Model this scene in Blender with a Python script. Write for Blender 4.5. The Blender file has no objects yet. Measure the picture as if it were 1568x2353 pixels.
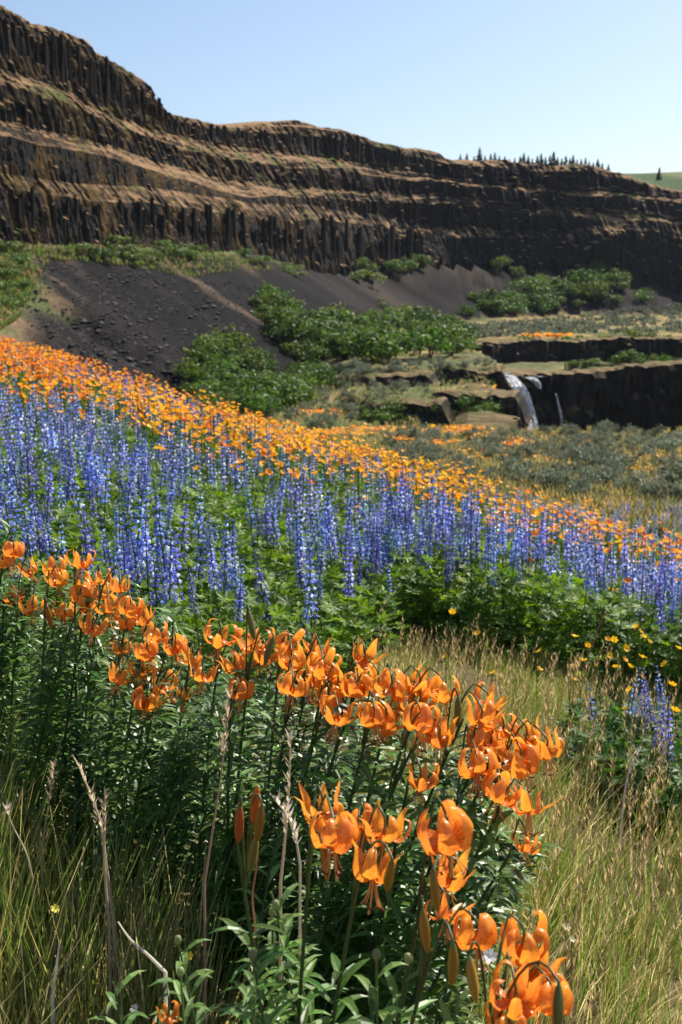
import bpy, math, random
import numpy as np

random.seed(7)
RNG = np.random.default_rng(7)
R = math.radians
SC = bpy.context.scene
COL = SC.collection

# ------------------------------------------------------------------ camera, sky, sun, exposure
EYE = 1.5
PITCH = R(10.7)
SUN_AZ, SUN_EL = R(43), R(48)          # azimuth clockwise from +Y (the view direction)
cam_d = bpy.data.cameras.new('camera')
cam_d.sensor_fit = 'VERTICAL'; cam_d.sensor_height = 36; cam_d.sensor_width = 24
cam_d.lens = 40; cam_d.clip_start = 0.05; cam_d.clip_end = 5000
cam_d.dof.use_dof = True; cam_d.dof.focus_distance = 2.5; cam_d.dof.aperture_fstop = 9.0
cam = bpy.data.objects.new('camera', cam_d); COL.objects.link(cam)
cam.location = (0, 0, EYE); cam.rotation_euler = (R(90) - PITCH, 0, 0)
SC.camera = cam

world = bpy.data.worlds.new('World'); SC.world = world; world.use_nodes = True
wn = world.node_tree.nodes; wl = world.node_tree.links
wn.clear()
sky = wn.new('ShaderNodeTexSky'); sky.sky_type = 'NISHITA'; sky.sun_disc = False
sky.sun_elevation = SUN_EL; sky.sun_rotation = SUN_AZ
sky.air_density = 1.0; sky.dust_density = 1.6; sky.ozone_density = 2.0; sky.altitude = 300
bg = wn.new('ShaderNodeBackground'); bg.inputs['Strength'].default_value = 0.094
wo = wn.new('ShaderNodeOutputWorld')
wl.new(sky.outputs[0], bg.inputs['Color']); wl.new(bg.outputs[0], wo.inputs['Surface'])

sun_d = bpy.data.lights.new('sun', 'SUN'); sun_d.energy = 5.0; sun_d.angle = R(0.53)
sun_d.color = (1.0, 0.93, 0.82)
sun = bpy.data.objects.new('sun', sun_d); COL.objects.link(sun)
sun.rotation_euler = (R(90) - SUN_EL, 0, math.pi - SUN_AZ)
sun.location = (60, 50, 80)

vs = SC.view_settings
vs.view_transform = 'Standard'; vs.look = 'None'; vs.exposure = 0.65; vs.gamma = 1.0
vs.use_curve_mapping = False
SC.cycles.max_bounces = 6; SC.cycles.diffuse_bounces = 2; SC.cycles.glossy_bounces = 2
SC.cycles.transmission_bounces = 4; SC.cycles.transparent_max_bounces = 4
SC.cycles.volume_bounces = 0

# ------------------------------------------------------------------ small maths
D = 682 / 1568.0                        # layout sketch units -> picture units
FPX = 40 / 36 * 1024.0
CP, SP = math.cos(PITCH), math.sin(PITCH)

def ray(sx, sy):
    u = (np.asarray(sx, float) * D - 341) / FPX
    v = (512 - np.asarray(sy, float) * D) / FPX
    return u, CP + v * SP, -SP + v * CP           # direction x, y, z per unit depth

def at(sx, sy, t):
    dx, dy, dz = ray(sx, sy)
    return np.array([dx * t, dy * t, EYE + dz * t])

def zt(sy):
    _, dy, dz = ray(784, sy)
    return dz / dy

def _h(ix, iy, seed):
    n = (ix.astype(np.int64) * 374761393 + iy.astype(np.int64) * 668265263 + seed * 144665) & 0x7fffffff
    n = ((n ^ (n >> 13)) * 1274126177) & 0x7fffffff
    n = ((n ^ (n >> 16)) * 668265263) & 0x7fffffff
    return (n ^ (n >> 15)) % 65536 / 65536.0

def vnoise(x, y=0.0, seed=0):
    x, y = np.broadcast_arrays(np.asarray(x, float), np.asarray(y, float))
    ix, iy = np.floor(x), np.floor(y); fx, fy = x - ix, y - iy
    fx = fx * fx * (3 - 2 * fx); fy = fy * fy * (3 - 2 * fy)
    a, b = _h(ix, iy, seed), _h(ix + 1, iy, seed); c, d = _h(ix, iy + 1, seed), _h(ix + 1, iy + 1, seed)
    return (a + (b - a) * fx) * (1 - fy) + (c + (d - c) * fx) * fy

def fbm(x, y=0.0, seed=0, octv=4):
    s, a, t = 0.0, 0.5, 0.0
    x = np.asarray(x, float); y = np.asarray(y, float)
    for k in range(octv):
        s = s + a * vnoise(x * 2 ** k, y * 2 ** k, seed + 17 * k); t += a; a *= 0.5
    return s / t - 0.5

def sstep(a, b, x):
    t = np.clip((np.asarray(x, float) - a) / (b - a), 0, 1)
    return t * t * (3 - 2 * t)

# ------------------------------------------------------------------ mesh helpers
def make_mesh(name, V, Fs, C=None, mats=(), smooth=False, midx=None):
    V = np.asarray(V, np.float32)
    if not isinstance(Fs, (list, tuple)): Fs = [Fs]
    Fs = [np.asarray(f, np.int32) for f in Fs if len(f)]
    me = bpy.data.meshes.new(name)
    loops = np.concatenate([f.ravel() for f in Fs])
    tot = np.concatenate([np.full(len(f), f.shape[1], np.int32) for f in Fs])
    start = np.concatenate([[0], np.cumsum(tot)[:-1]]).astype(np.int32)
    me.vertices.add(len(V)); me.vertices.foreach_set('co', V.ravel())
    me.loops.add(len(loops)); me.loops.foreach_set('vertex_index', loops)
    me.polygons.add(len(tot)); me.polygons.foreach_set('loop_start', start)
    if smooth: me.polygons.foreach_set('use_smooth', np.ones(len(tot), bool))
    else: me.polygons.foreach_set('use_smooth', np.zeros(len(tot), bool))
    if midx is not None: me.polygons.foreach_set('material_index', np.asarray(midx, np.int32))
    if C is not None:
        C = np.asarray(C, np.float32)
        if C.shape[1] == 3: C = np.concatenate([C, np.ones((len(C), 1), np.float32)], 1)
        at_ = me.color_attributes.new('Col', 'FLOAT_COLOR', 'POINT')
        at_.data.foreach_set('color', C.ravel())
    me.update(calc_edges=True)
    for m in mats: me.materials.append(m)
    return me

def link(name, me, parent=None, loc=(0, 0, 0), rot=(0, 0, 0), scale=(1, 1, 1)):
    o = bpy.data.objects.new(name, me); COL.objects.link(o)
    o.location = loc; o.rotation_euler = rot; o.scale = scale
    if parent is not None: o.parent = parent
    return o

def tag(o, label=None, cat=None, group=None, kind=None):
    if label: o['label'] = label
    if cat: o['category'] = cat
    if group: o['group'] = group
    if kind: o['kind'] = kind
    return o

def empty(name, loc=(0, 0, 0), rotz=0.0):
    o = bpy.data.objects.new(name, None); COL.objects.link(o)
    o.location = loc; o.rotation_euler = (0, 0, rotz); o.empty_display_size = 0.1
    return o

def join(parts):
    Vs, Fd, Cs, n = [], {}, [], 0
    for V, Fs, C in parts:
        if not isinstance(Fs, (list, tuple)): Fs = [Fs]
        for f in Fs:
            if len(f): Fd.setdefault(f.shape[1], []).append(f + n)
        Vs.append(V); Cs.append(C); n += len(V)
    return np.concatenate(Vs), [np.concatenate(f) for f in Fd.values()], np.concatenate(Cs)

def scatter(tpl, pos, rotz, scale, tilt=None, tiltdir=None, tint=None):
    """copies of one template (V,Fs,C) joined into one array set"""
    V, Fs, C = tpl
    n = len(pos); m = len(V)
    scale = np.asarray(scale, float)
    if scale.ndim == 1: scale = np.repeat(scale[:, None], 3, 1)
    P = V[None] * scale[:, None, :]
    c, s = np.cos(rotz)[:, None], np.sin(rotz)[:, None]
    X = P[..., 0] * c - P[..., 1] * s; Y = P[..., 0] * s + P[..., 1] * c; Z = P[..., 2]
    if tilt is not None:
        td = tiltdir[:, None]; ct, st = np.cos(tilt)[:, None], np.sin(tilt)[:, None]
        a = X * np.cos(td) + Y * np.sin(td); b = -X * np.sin(td) + Y * np.cos(td)
        a, Z = a * ct + Z * st, -a * st + Z * ct
        X = a * np.cos(td) - b * np.sin(td); Y = a * np.sin(td) + b * np.cos(td)
    out = np.stack([X, Y, Z], -1) + np.asarray(pos)[:, None, :]
    off = (np.arange(n) * m)[:, None, None]
    if not isinstance(Fs, (list, tuple)): Fs = [Fs]
    F2 = [(f[None] + off).reshape(-1, f.shape[1]) for f in Fs]
    C2 = np.repeat(C[None], n, 0)
    if tint is not None: C2 = C2 * np.asarray(tint)[:, None, :]
    return out.reshape(-1, 3), F2, C2.reshape(-1, C.shape[1])

def colarr(n, c):
    return np.repeat(np.array([c], float), n, 0)

def tube(pts, rad, col, sides=5, cap=True):
    pts = np.asarray(pts, float); n = len(pts)
    rad = np.broadcast_to(np.asarray(rad, float), (n,))
    tan = np.gradient(pts, axis=0); tan /= np.linalg.norm(tan, axis=1)[:, None] + 1e-9
    ref = np.array([0.31, 0.95, 0.05]) if abs(tan[0][2]) > 0.5 else np.array([0.1, 0.1, 1.0])
    a = np.cross(tan, ref); a /= np.linalg.norm(a, axis=1)[:, None] + 1e-9
    b = np.cross(tan, a)
    th = np.arange(sides) / sides * 2 * np.pi
    V = pts[:, None] + rad[:, None, None] * (np.cos(th)[None, :, None] * a[:, None] + np.sin(th)[None, :, None] * b[:, None])
    V = V.reshape(-1, 3)
    i = np.arange(n - 1)[:, None] * sides; j = np.arange(sides)[None]
    j2 = (j + 1) % sides
    F = np.stack([i + j, i + j2, i + sides + j2, i + sides + j], -1).reshape(-1, 4)
    return V, [F], colarr(len(V), col)

def bez(p0, p1, p2, n=8):
    t = np.linspace(0, 1, n)[:, None]
    return (1 - t) ** 2 * np.asarray(p0) + 2 * t * (1 - t) * np.asarray(p1) + t ** 2 * np.asarray(p2)

def ribbon(pts, wid, side, col, fold=0.0, bow=0.0):
    """leaf blade: 3 verts across, folded along its midrib"""
    pts = np.asarray(pts, float); n = len(pts)
    wid = np.broadcast_to(np.asarray(wid, float), (n,))
    tan = np.gradient(pts, axis=0); tan /= np.linalg.norm(tan, axis=1)[:, None] + 1e-9
    side = np.cross(tan, np.cross(np.asarray(side, float), tan)); side /= np.linalg.norm(side, axis=1)[:, None] + 1e-9
    nor = np.cross(side, tan)
    L = pts - side * wid[:, None] + nor * (fold * wid)[:, None]; Rr = pts + side * wid[:, None] + nor * (fold * wid)[:, None]
    V = np.stack([L, pts, Rr], 1).reshape(-1, 3)
    i = np.arange(n - 1)[:, None] * 3; j = np.arange(2)[None]
    F = np.stack([i + j, i + j + 1, i + j + 4, i + j + 3], -1).reshape(-1, 4)
    return V, [F], colarr(len(V), col)

# ------------------------------------------------------------------ materials
def new_mat(name):
    m = bpy.data.materials.new(name); m.use_nodes = True
    nt = m.node_tree; nt.nodes.clear()
    return m, nt.nodes, nt.links

def leaf_mat(name, rough=0.5, trans=0.3, spec=0.5, hue=0.02, val=0.25, tsat=1.1, tval=1.6):
    """colour from the mesh's own Col attribute, varied a little per object; thin leaf that lets light through"""
    m, N, L = new_mat(name)
    at_ = N.new('ShaderNodeAttribute'); at_.attribute_name = 'Col'
    oi = N.new('ShaderNodeObjectInfo')
    hs = N.new('ShaderNodeHueSaturation')
    mr = N.new('ShaderNodeMapRange'); mr.inputs['To Min'].default_value = 0.5 - hue; mr.inputs['To Max'].default_value = 0.5 + hue
    mv = N.new('ShaderNodeMapRange'); mv.inputs['To Min'].default_value = 1 - val; mv.inputs['To Max'].default_value = 1 + val
    mu = N.new('ShaderNodeMath'); mu.operation = 'MULTIPLY'; mu.inputs[1].default_value = 7.31
    fr = N.new('ShaderNodeMath'); fr.operation = 'FRACT'
    L.new(oi.outputs['Random'], mr.inputs['Value']); L.new(oi.outputs['Random'], mu.inputs[0]); L.new(mu.outputs[0], fr.inputs[0])
    L.new(fr.outputs[0], mv.inputs['Value'])
    L.new(mr.outputs[0], hs.inputs['Hue']); L.new(mv.outputs[0], hs.inputs['Value']); L.new(at_.outputs['Color'], hs.inputs['Color'])
    p = N.new('ShaderNodeBsdfPrincipled'); p.inputs['Roughness'].default_value = rough
    p.inputs['Specular IOR Level'].default_value = spec
    L.new(hs.outputs[0], p.inputs['Base Color'])
    o = N.new('ShaderNodeOutputMaterial')
    if trans > 0:
        h2 = N.new('ShaderNodeHueSaturation'); h2.inputs['Saturation'].default_value = tsat; h2.inputs['Value'].default_value = tval
        L.new(hs.outputs[0], h2.inputs['Color'])
        tr = N.new('ShaderNodeBsdfTranslucent'); L.new(h2.outputs[0], tr.inputs['Color'])
        mx = N.new('ShaderNodeMixShader'); mx.inputs[0].default_value = trans
        L.new(p.outputs[0], mx.inputs[1]); L.new(tr.outputs[0], mx.inputs[2]); L.new(mx.outputs[0], o.inputs['Surface'])
    else:
        L.new(p.outputs[0], o.inputs['Surface'])
    return m

def rock_mat(name, dark, light, lichen, top, green, scale=1.0, lich_amt=0.5, top_lo=0.45, top_hi=0.75, shade_beyond=None):
    m, N, L = new_mat(name)
    tc = N.new('ShaderNodeTexCoord'); geo = N.new('ShaderNodeNewGeometry')
    mp = N.new('ShaderNodeMapping'); mp.inputs['Scale'].default_value = (scale, scale, scale * 0.25)
    L.new(tc.outputs['Object'], mp.inputs[0])
    n1 = N.new('ShaderNodeTexNoise'); n1.inputs['Scale'].default_value = 1.3; n1.inputs['Detail'].default_value = 7; n1.inputs['Roughness'].default_value = 0.7
    L.new(mp.outputs[0], n1.inputs['Vector'])
    r1 = N.new('ShaderNodeValToRGB'); r1.color_ramp.elements[0].position = 0.36; r1.color_ramp.elements[1].position = 0.68
    r1.color_ramp.elements[0].color = (*dark, 1); r1.color_ramp.elements[1].color = (*light, 1)
    L.new(n1.outputs['Fac'], r1.inputs[0])
    n2 = N.new('ShaderNodeTexNoise'); n2.inputs['Scale'].default_value = 0.22 * scale; n2.inputs['Detail'].default_value = 8; n2.inputs['Roughness'].default_value = 0.72
    L.new(tc.outputs['Object'], n2.inputs['Vector'])
    r2 = N.new('ShaderNodeValToRGB'); r2.color_ramp.elements[0].position = 0.62 - 0.25 * lich_amt; r2.color_ramp.elements[1].position = 0.8 - 0.2 * lich_amt
    L.new(n2.outputs['Fac'], r2.inputs[0])
    mx = N.new('ShaderNodeMixRGB'); mx.inputs[2].default_value = (*lichen, 1)
    if shade_beyond:          # near end has ochre lichen; fading it out paints shade into the far end
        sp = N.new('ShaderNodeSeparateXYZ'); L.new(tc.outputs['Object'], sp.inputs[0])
        fy = N.new('ShaderNodeMapRange'); fy.inputs['From Min'].default_value = shade_beyond[0]; fy.inputs['From Max'].default_value = shade_beyond[1]
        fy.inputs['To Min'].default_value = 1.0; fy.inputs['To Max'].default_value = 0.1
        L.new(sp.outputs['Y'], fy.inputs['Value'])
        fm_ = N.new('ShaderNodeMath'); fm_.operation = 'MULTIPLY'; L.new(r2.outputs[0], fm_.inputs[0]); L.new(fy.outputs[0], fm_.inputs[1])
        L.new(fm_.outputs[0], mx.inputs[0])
    else:
        L.new(r2.outputs[0], mx.inputs[0])
    L.new(r1.outputs[0], mx.inputs[1])
    # grass grows where the rock is flat enough to hold soil
    sx = N.new('ShaderNodeSeparateXYZ'); L.new(geo.outputs['Normal'], sx.inputs[0])
    n3 = N.new('ShaderNodeTexNoise'); n3.inputs['Scale'].default_value = 0.35 * scale; n3.inputs['Detail'].default_value = 5
    L.new(tc.outputs['Object'], n3.inputs['Vector'])
    ad = N.new('ShaderNodeMath'); ad.operation = 'MULTIPLY_ADD'; ad.inputs[1].default_value = 0.7; ad.inputs[2].default_value = -0.35
    L.new(n3.outputs['Fac'], ad.inputs[0])
    a2 = N.new('ShaderNodeMath'); L.new(sx.outputs['Z'], a2.inputs[0]); L.new(ad.outputs[0], a2.inputs[1])
    rr = N.new('ShaderNodeMapRange'); rr.inputs['From Min'].default_value = top_lo; rr.inputs['From Max'].default_value = top_hi
    L.new(a2.outputs[0], rr.inputs['Value'])
    gm = N.new('ShaderNodeMixRGB'); gm.inputs[1].default_value = (*top, 1); gm.inputs[2].default_value = (*green, 1)
    r3 = N.new('ShaderNodeValToRGB'); r3.color_ramp.elements[0].position = 0.52; r3.color_ramp.elements[1].position = 0.66
    n4 = N.new('ShaderNodeTexNoise'); n4.inputs['Scale'].default_value = 0.11 * scale; n4.inputs['Detail'].default_value = 6
    L.new(tc.outputs['Object'], n4.inputs['Vector']); L.new(n4.outputs['Fac'], r3.inputs[0]); L.new(r3.outputs[0], gm.inputs[0])
    m2 = N.new('ShaderNodeMixRGB'); L.new(rr.outputs[0], m2.inputs[0]); L.new(mx.outputs[0], m2.inputs[1]); L.new(gm.outputs[0], m2.inputs[2])
    p = N.new('ShaderNodeBsdfPrincipled'); p.inputs['Roughness'].default_value = 0.95; p.inputs['Specular IOR Level'].default_value = 0.094
    L.new(m2.outputs[0], p.inputs['Base Color'])
    bp = N.new('ShaderNodeBump'); bp.inputs['Strength'].default_value = 0.8; bp.inputs['Distance'].default_value = 0.5 / scale
    L.new(n1.outputs['Fac'], bp.inputs['Height']); L.new(bp.outputs[0], p.inputs['Normal'])
    o = N.new('ShaderNodeOutputMaterial'); L.new(p.outputs[0], o.inputs['Surface'])
    return m

def ground_mat(name, scale, bump=0.3, rough=0.95):
    """Col attribute broken up by noise"""
    m, N, L = new_mat(name)
    at_ = N.new('ShaderNodeAttribute'); at_.attribute_name = 'Col'
    tc = N.new('ShaderNodeTexCoord')
    n1 = N.new('ShaderNodeTexNoise'); n1.inputs['Scale'].default_value = scale; n1.inputs['Detail'].default_value = 9; n1.inputs['Roughness'].default_value = 0.75
    L.new(tc.outputs['Object'], n1.inputs['Vector'])
    mr = N.new('ShaderNodeMapRange'); mr.inputs['From Min'].default_value = 0.3; mr.inputs['From Max'].default_value = 0.7
    mr.inputs['To Min'].default_value = 0.5; mr.inputs['To Max'].default_value = 1.5
    L.new(n1.outputs['Fac'], mr.inputs['Value'])
    mu = N.new('ShaderNodeMixRGB'); mu.blend_type = 'MULTIPLY'; mu.inputs[0].default_value = 1
    L.new(at_.outputs['Color'], mu.inputs[1]); L.new(mr.outputs[0], mu.inputs[2])
    p = N.new('ShaderNodeBsdfPrincipled'); p.inputs['Roughness'].default_value = rough; p.inputs['Specular IOR Level'].default_value = 0.094
    L.new(mu.outputs[0], p.inputs['Base Color'])
    bp = N.new('ShaderNodeBump'); bp.inputs['Strength'].default_value = bump; bp.inputs['Distance'].default_value = 0.6 / scale
    L.new(n1.outputs['Fac'], bp.inputs['Height']); L.new(bp.outputs[0], p.inputs['Normal'])
    o = N.new('ShaderNodeOutputMaterial'); L.new(p.outputs[0], o.inputs['Surface'])
    return m

def petal_mat(name, base, trans=0.35):
    """orange lily petal: own Col gradient, maroon freckles where Col alpha is high (near the throat), fine veins"""
    m, N, L = new_mat(name)
    at_ = N.new('ShaderNodeAttribute'); at_.attribute_name = 'Col'
    tc = N.new('ShaderNodeTexCoord'); oi = N.new('ShaderNodeObjectInfo')
    vo = N.new('ShaderNodeTexVoronoi'); vo.inputs['Scale'].default_value = 330
    L.new(tc.outputs['Object'], vo.inputs['Vector'])
    lt = N.new('ShaderNodeMapRange'); lt.inputs['From Min'].default_value = 0.30; lt.inputs['From Max'].default_value = 0.20
    L.new(vo.outputs['Distance'], lt.inputs['Value'])
    mk = N.new('ShaderNodeMath'); mk.operation = 'MULTIPLY'; L.new(lt.outputs[0], mk.inputs[0]); L.new(at_.outputs['Alpha'], mk.inputs[1])
    hs = N.new('ShaderNodeHueSaturation')
    mr = N.new('ShaderNodeMapRange'); mr.inputs['To Min'].default_value = 0.488; mr.inputs['To Max'].default_value = 0.507
    L.new(oi.outputs['Random'], mr.inputs['Value']); L.new(mr.outputs[0], hs.inputs['Hue']); L.new(at_.outputs['Color'], hs.inputs['Color'])
    nz = N.new('ShaderNodeTexNoise'); nz.inputs['Scale'].default_value = 120; nz.inputs['Detail'].default_value = 3
    mpn = N.new('ShaderNodeMapping'); mpn.inputs['Scale'].default_value = (1, 5, 1); L.new(tc.outputs['Object'], mpn.inputs[0]); L.new(mpn.outputs[0], nz.inputs['Vector'])
    mv = N.new('ShaderNodeMapRange'); mv.inputs['To Min'].default_value = 0.68; mv.inputs['To Max'].default_value = 1.2
    L.new(nz.outputs['Fac'], mv.inputs['Value']); L.new(mv.outputs[0], hs.inputs['Value'])
    mx = N.new('ShaderNodeMixRGB'); mx.inputs[2].default_value = (0.12, 0.012, 0.006, 1)
    L.new(mk.outputs[0], mx.inputs[0]); L.new(hs.outputs[0], mx.inputs[1])
    p = N.new('ShaderNodeBsdfPrincipled'); p.inputs['Roughness'].default_value = 0.32; p.inputs['Specular IOR Level'].default_value = 0.6
    L.new(mx.outputs[0], p.inputs['Base Color'])
    bp = N.new('ShaderNodeBump'); bp.inputs['Strength'].default_value = 0.25; bp.inputs['Distance'].default_value = 0.002
    L.new(nz.outputs['Fac'], bp.inputs['Height']); L.new(bp.outputs[0], p.inputs['Normal'])
    hb = N.new('ShaderNodeHueSaturation'); hb.inputs['Value'].default_value = 1.25; L.new(mx.outputs[0], hb.inputs['Color'])
    tr = N.new('ShaderNodeBsdfTranslucent'); L.new(hb.outputs[0], tr.inputs['Color'])
    ms = N.new('ShaderNodeMixShader'); ms.inputs[0].default_value = trans
    L.new(p.outputs[0], ms.inputs[1]); L.new(tr.outputs[0], ms.inputs[2])
    o = N.new('ShaderNodeOutputMaterial'); L.new(ms.outputs[0], o.inputs['Surface'])
    return m

M = {}
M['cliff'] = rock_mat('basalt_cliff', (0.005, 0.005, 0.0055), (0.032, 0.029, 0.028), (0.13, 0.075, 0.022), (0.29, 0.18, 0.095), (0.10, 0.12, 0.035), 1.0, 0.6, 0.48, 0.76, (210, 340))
M['gorge'] = rock_mat('basalt_gorge', (0.010, 0.010, 0.011), (0.05, 0.042, 0.038), (0.085, 0.06, 0.035), (0.20, 0.145, 0.075), (0.08, 0.11, 0.03), 2.2, 0.4, 0.5, 0.95)
M['soil'] = ground_mat('soil', 9.0, 0.6)
M['valley'] = ground_mat('valley_ground', 0.8, 0.4)
M['scree'] = ground_mat('scree', 1.6, 1.0)
M['leaf'] = leaf_mat('leaf', 0.5, 0.38, 0.35)
M['lilyleaf'] = leaf_mat('lily_leaf', 0.4, 0.3, 0.5)
M['grass'] = leaf_mat('grass_blade', 0.5, 0.5, 0.4, 0.0, 0.0, 1.15, 1.4)
M['floret'] = leaf_mat('lupine_floret', 0.55, 0.35, 0.3, 0.028, 0.3, 0.9, 1.4)
M['poppy'] = leaf_mat('orange_flower', 0.5, 0.4, 0.3, 0.012, 0.1, 1.0, 1.2)
M['bush'] = leaf_mat('bush_leaf', 0.6, 0.3, 0.3, 0.025, 0.3)
M['sage'] = leaf_mat('sage_leaf', 0.8, 0.25, 0.15, 0.02, 0.25, 1.0, 1.2)
M['bark'] = leaf_mat('bark', 0.9, 0.0, 0.1)
M['stone'] = leaf_mat('stone', 0.9, 0.0, 0.2)
M['dry'] = leaf_mat('dry_stalk', 0.8, 0.42, 0.2, 0.01, 0.15, 1.1, 1.4)
M['petal'] = petal_mat('lily_petal', (1, .3, .02), 0.45)
M['stamen'] = leaf_mat('stamen', 0.5, 0.1, 0.3, 0.005, 0.1)
M['bud'] = leaf_mat('bud', 0.4, 0.25, 0.5, 0.01, 0.15)
#@@TERRAIN
# ------------------------------------------------------------------ the canyon wall's line on the plan
PTS = np.array([(-74, 20), (-66, 60), (-54, 103), (-42, 140), (-28, 190), (-11, 245), (6.5, 296), (33, 338), (75, 366),
                (130, 386), (200, 388), (290, 372), (390, 340)], float)

def catmull(P, n=12):
    out = []
    for i in range(len(P) - 1):
        p0 = P[max(i - 1, 0)]; p1 = P[i]; p2 = P[i + 1]; p3 = P[min(i + 2, len(P) - 1)]
        for k in range(n):
            t = k / n
            out.append(0.5 * (2 * p1 + (p2 - p0) * t + (2 * p0 - 5 * p1 + 4 * p2 - p3) * t * t + (3 * p1 - p0 - 3 * p2 + p3) * t ** 3))
    out.append(P[-1])
    return np.array(out)

LINE = catmull(PTS, 5)
SEG = LINE[1:] - LINE[:-1]; SLEN = np.linalg.norm(SEG, axis=1); SCUM = np.concatenate([[0], np.cumsum(SLEN)])

def wall_d(x, y):
    """signed distance to the wall line (positive on the valley side) and arclength along it"""
    x = np.asarray(x, float).ravel(); y = np.asarray(y, float).ravel()
    best = np.full(x.shape, 1e9); sg = np.zeros(x.shape); ss = np.zeros(x.shape)
    for i in range(len(SEG)):
        ax, ay = LINE[i]; ex, ey = SEG[i]
        t = np.clip(((x - ax) * ex + (y - ay) * ey) / SLEN[i] ** 2, 0, 1)
        qx, qy = x - ax - t * ex, y - ay - t * ey
        d = np.hypot(qx, qy); cr = qx * ey - qy * ex
        m = d < best
        best[m] = d[m]; sg[m] = np.sign(cr[m]); ss[m] = SCUM[i] + t[m] * SLEN[i]
    return best * np.where(sg >= 0, 1, -1), ss

# strata heights read along the wall: layout x, then layout y of each level
LVX = np.array([0, 60, 130, 230, 330, 370, 392, 402, 520, 560, 640, 700, 780, 850, 900, 1050, 1200, 1300, 1400, 1500, 1568], float)
LV = {
 'base': np.interp(LVX, [0, 110, 250, 400, 480, 560, 650, 700, 784, 850, 904, 1050, 1104, 1200, 1254, 1300, 1400, 1500, 1568],
                   [552, 560, 556, 560, 562, 568, 595, 612, 620, 622, 605, 605, 610, 620, 628, 612, 612, 645, 668]),
 'mid': np.interp(LVX, [0, 400, 560, 850, 1050, 1200, 1300, 1400, 1568], [400, 470, 490, 520, 533, 534, 542, 540, 560]),
 'A': np.interp(LVX, [0, 250, 430, 560, 700, 850, 1050, 1200, 1300, 1400, 1568], [265, 330, 398, 418, 428, 437, 460, 473, 477, 488, 508]),
 'B': np.interp(LVX, [0, 100, 200, 400, 560, 700, 784, 909, 1059, 1194, 1284, 1400, 1494, 1568], [150, 188, 222, 300, 340, 352, 366, 390, 414, 422, 421, 430, 447, 455]),
 'top': np.interp(LVX, [-200, 0, 60, 130, 230, 330, 370, 392, 402, 520, 560, 640, 740, 784, 874, 974, 1050, 1374, 1420, 1500, 1568],
                  [-170, -35, 0, 40, 82, 160, 192, 258, 257, 281, 283, 281, 288, 292, 335, 354, 366, 391, 420, 440, 447]),
}

def level_z(key, x, y):
    lx = (np.clip(x / y, -0.6, 0.31) * FPX + 341) / D
    lv = np.interp(lx, LVX, LV[key])
    yy = np.clip(y, 120, 450)
    lxl = np.where(lx < 0, 0, 1)
    z = EYE + yy * zt(lv)
    if key == 'top': z = z + np.clip(-lx, 0, 400) * 0.02
    return z

LBZ = level_z('base', LINE[:, 0], np.maximum(LINE[:, 1], 130))

def talus_z(x, y):
    d, s = wall_d(x, y)
    zb = np.interp(s, SCUM, LBZ)
    far = np.interp(s, SCUM, np.clip(LINE[:, 1] / 200, 0.7, 1.6))
    g = (fbm(s / (7 * far), d / 60, 31) * 3.2 + fbm(s / (2.2 * far), d / 40, 37) * 1.5) * sstep(0, 10, d)
    z = zb - 0.66 * np.clip(d, 0, None) + g + 0.0022 * np.clip(d, 0, 60) ** 2
    z = z + (fbm(x / 1.6, y / 1.6, 39) * 0.4 + fbm(x / 0.6, y / 0.6, 40) * 0.3).reshape(z.shape) * sstep(2, 8, d)
    z = np.where(d < 0, zb - 2.5 + 0.0 * d, z)
    return z, d, s

PIT = np.array([(9.2, 72), (13.5, 70.5), (80, 69), (80, 138), (19.0, 138)], float)

def in_poly(x, y, P):
    r = np.zeros(np.shape(x), bool); n = len(P)
    for i in range(n):
        x1, y1 = P[i]; x2, y2 = P[(i + 1) % n]
        c = ((y1 > y) != (y2 > y)) & (x < (x2 - x1) * (y - y1) / (y2 - y1 + 1e-12) + x1)
        r ^= c
    return r

def floor_z(x, y):
    z = np.interp(y, [0, 10, 30, 72, 85, 130, 900], [-2.9, -3.3, -4.4, -6.75, -7.4, -8.2, -8.2])
    # benches left of the fall
    zb = np.interp(y, [0, 10, 30, 71, 82, 92.5, 96, 120, 123.5, 126, 150, 900], [-2.9, -3.3, -4.4, -6.65, -8.3, -8.9, -6.75, -7.7, -8.0, -6.35, -6.6, -6.6])
    m = sstep(-3, 3, x + 1.5 * np.sin(y * 0.35))
    z = z * (1 - m) + zb * m
    z = z - 1.6 * sstep(4, -14, x) * sstep(50, 95, y)
    # land rising towards the upper terrace
    tz = -5.7 + 0.0127 * (y - 200)
    k = np.where(x > 24, sstep(203, 206, y), sstep(145, 235, y))
    chan = np.where((x > 20) & (y > 136), np.where((y < 140) & (x > 27), -6.6, -9.5), z)
    z = np.where(x > 20, chan, z)
    z = z * (1 - k) + tz * k
    z = z + fbm(x / 14, y / 14, 5) * 1.1 * sstep(20, 60, y) + fbm(x / 3.1, y / 3.1, 9) * 0.35 * sstep(20, 40, y) + fbm(x / 1.4, y / 1.4, 10) * 0.5 * sstep(60, 80, y)
    z = np.where(in_poly(x, y, PIT), -17.0, z)
    return z

def hill_z(x, y):
    xs = 13 * np.tanh(x / 13)
    z = -0.27 * xs - 0.08 * y
    s = np.clip(y - (15 + 1.3 * np.clip(-x, 0, 14) + 0.6 * np.sin(x * 0.9)), 0, None)
    z = z - 0.014 * s ** 2 / (1 + 0.02 * s)
    return z + fbm(x / 1.7, y / 1.7, 3) * 0.12 + fbm(x / 0.35, y / 0.35, 4, 3) * 0.035

def smax(a, b, k):
    h = np.clip(0.5 + 0.5 * (a - b) / k, 0, 1)
    return b * (1 - h) + a * h + k * h * (1 - h)

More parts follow.
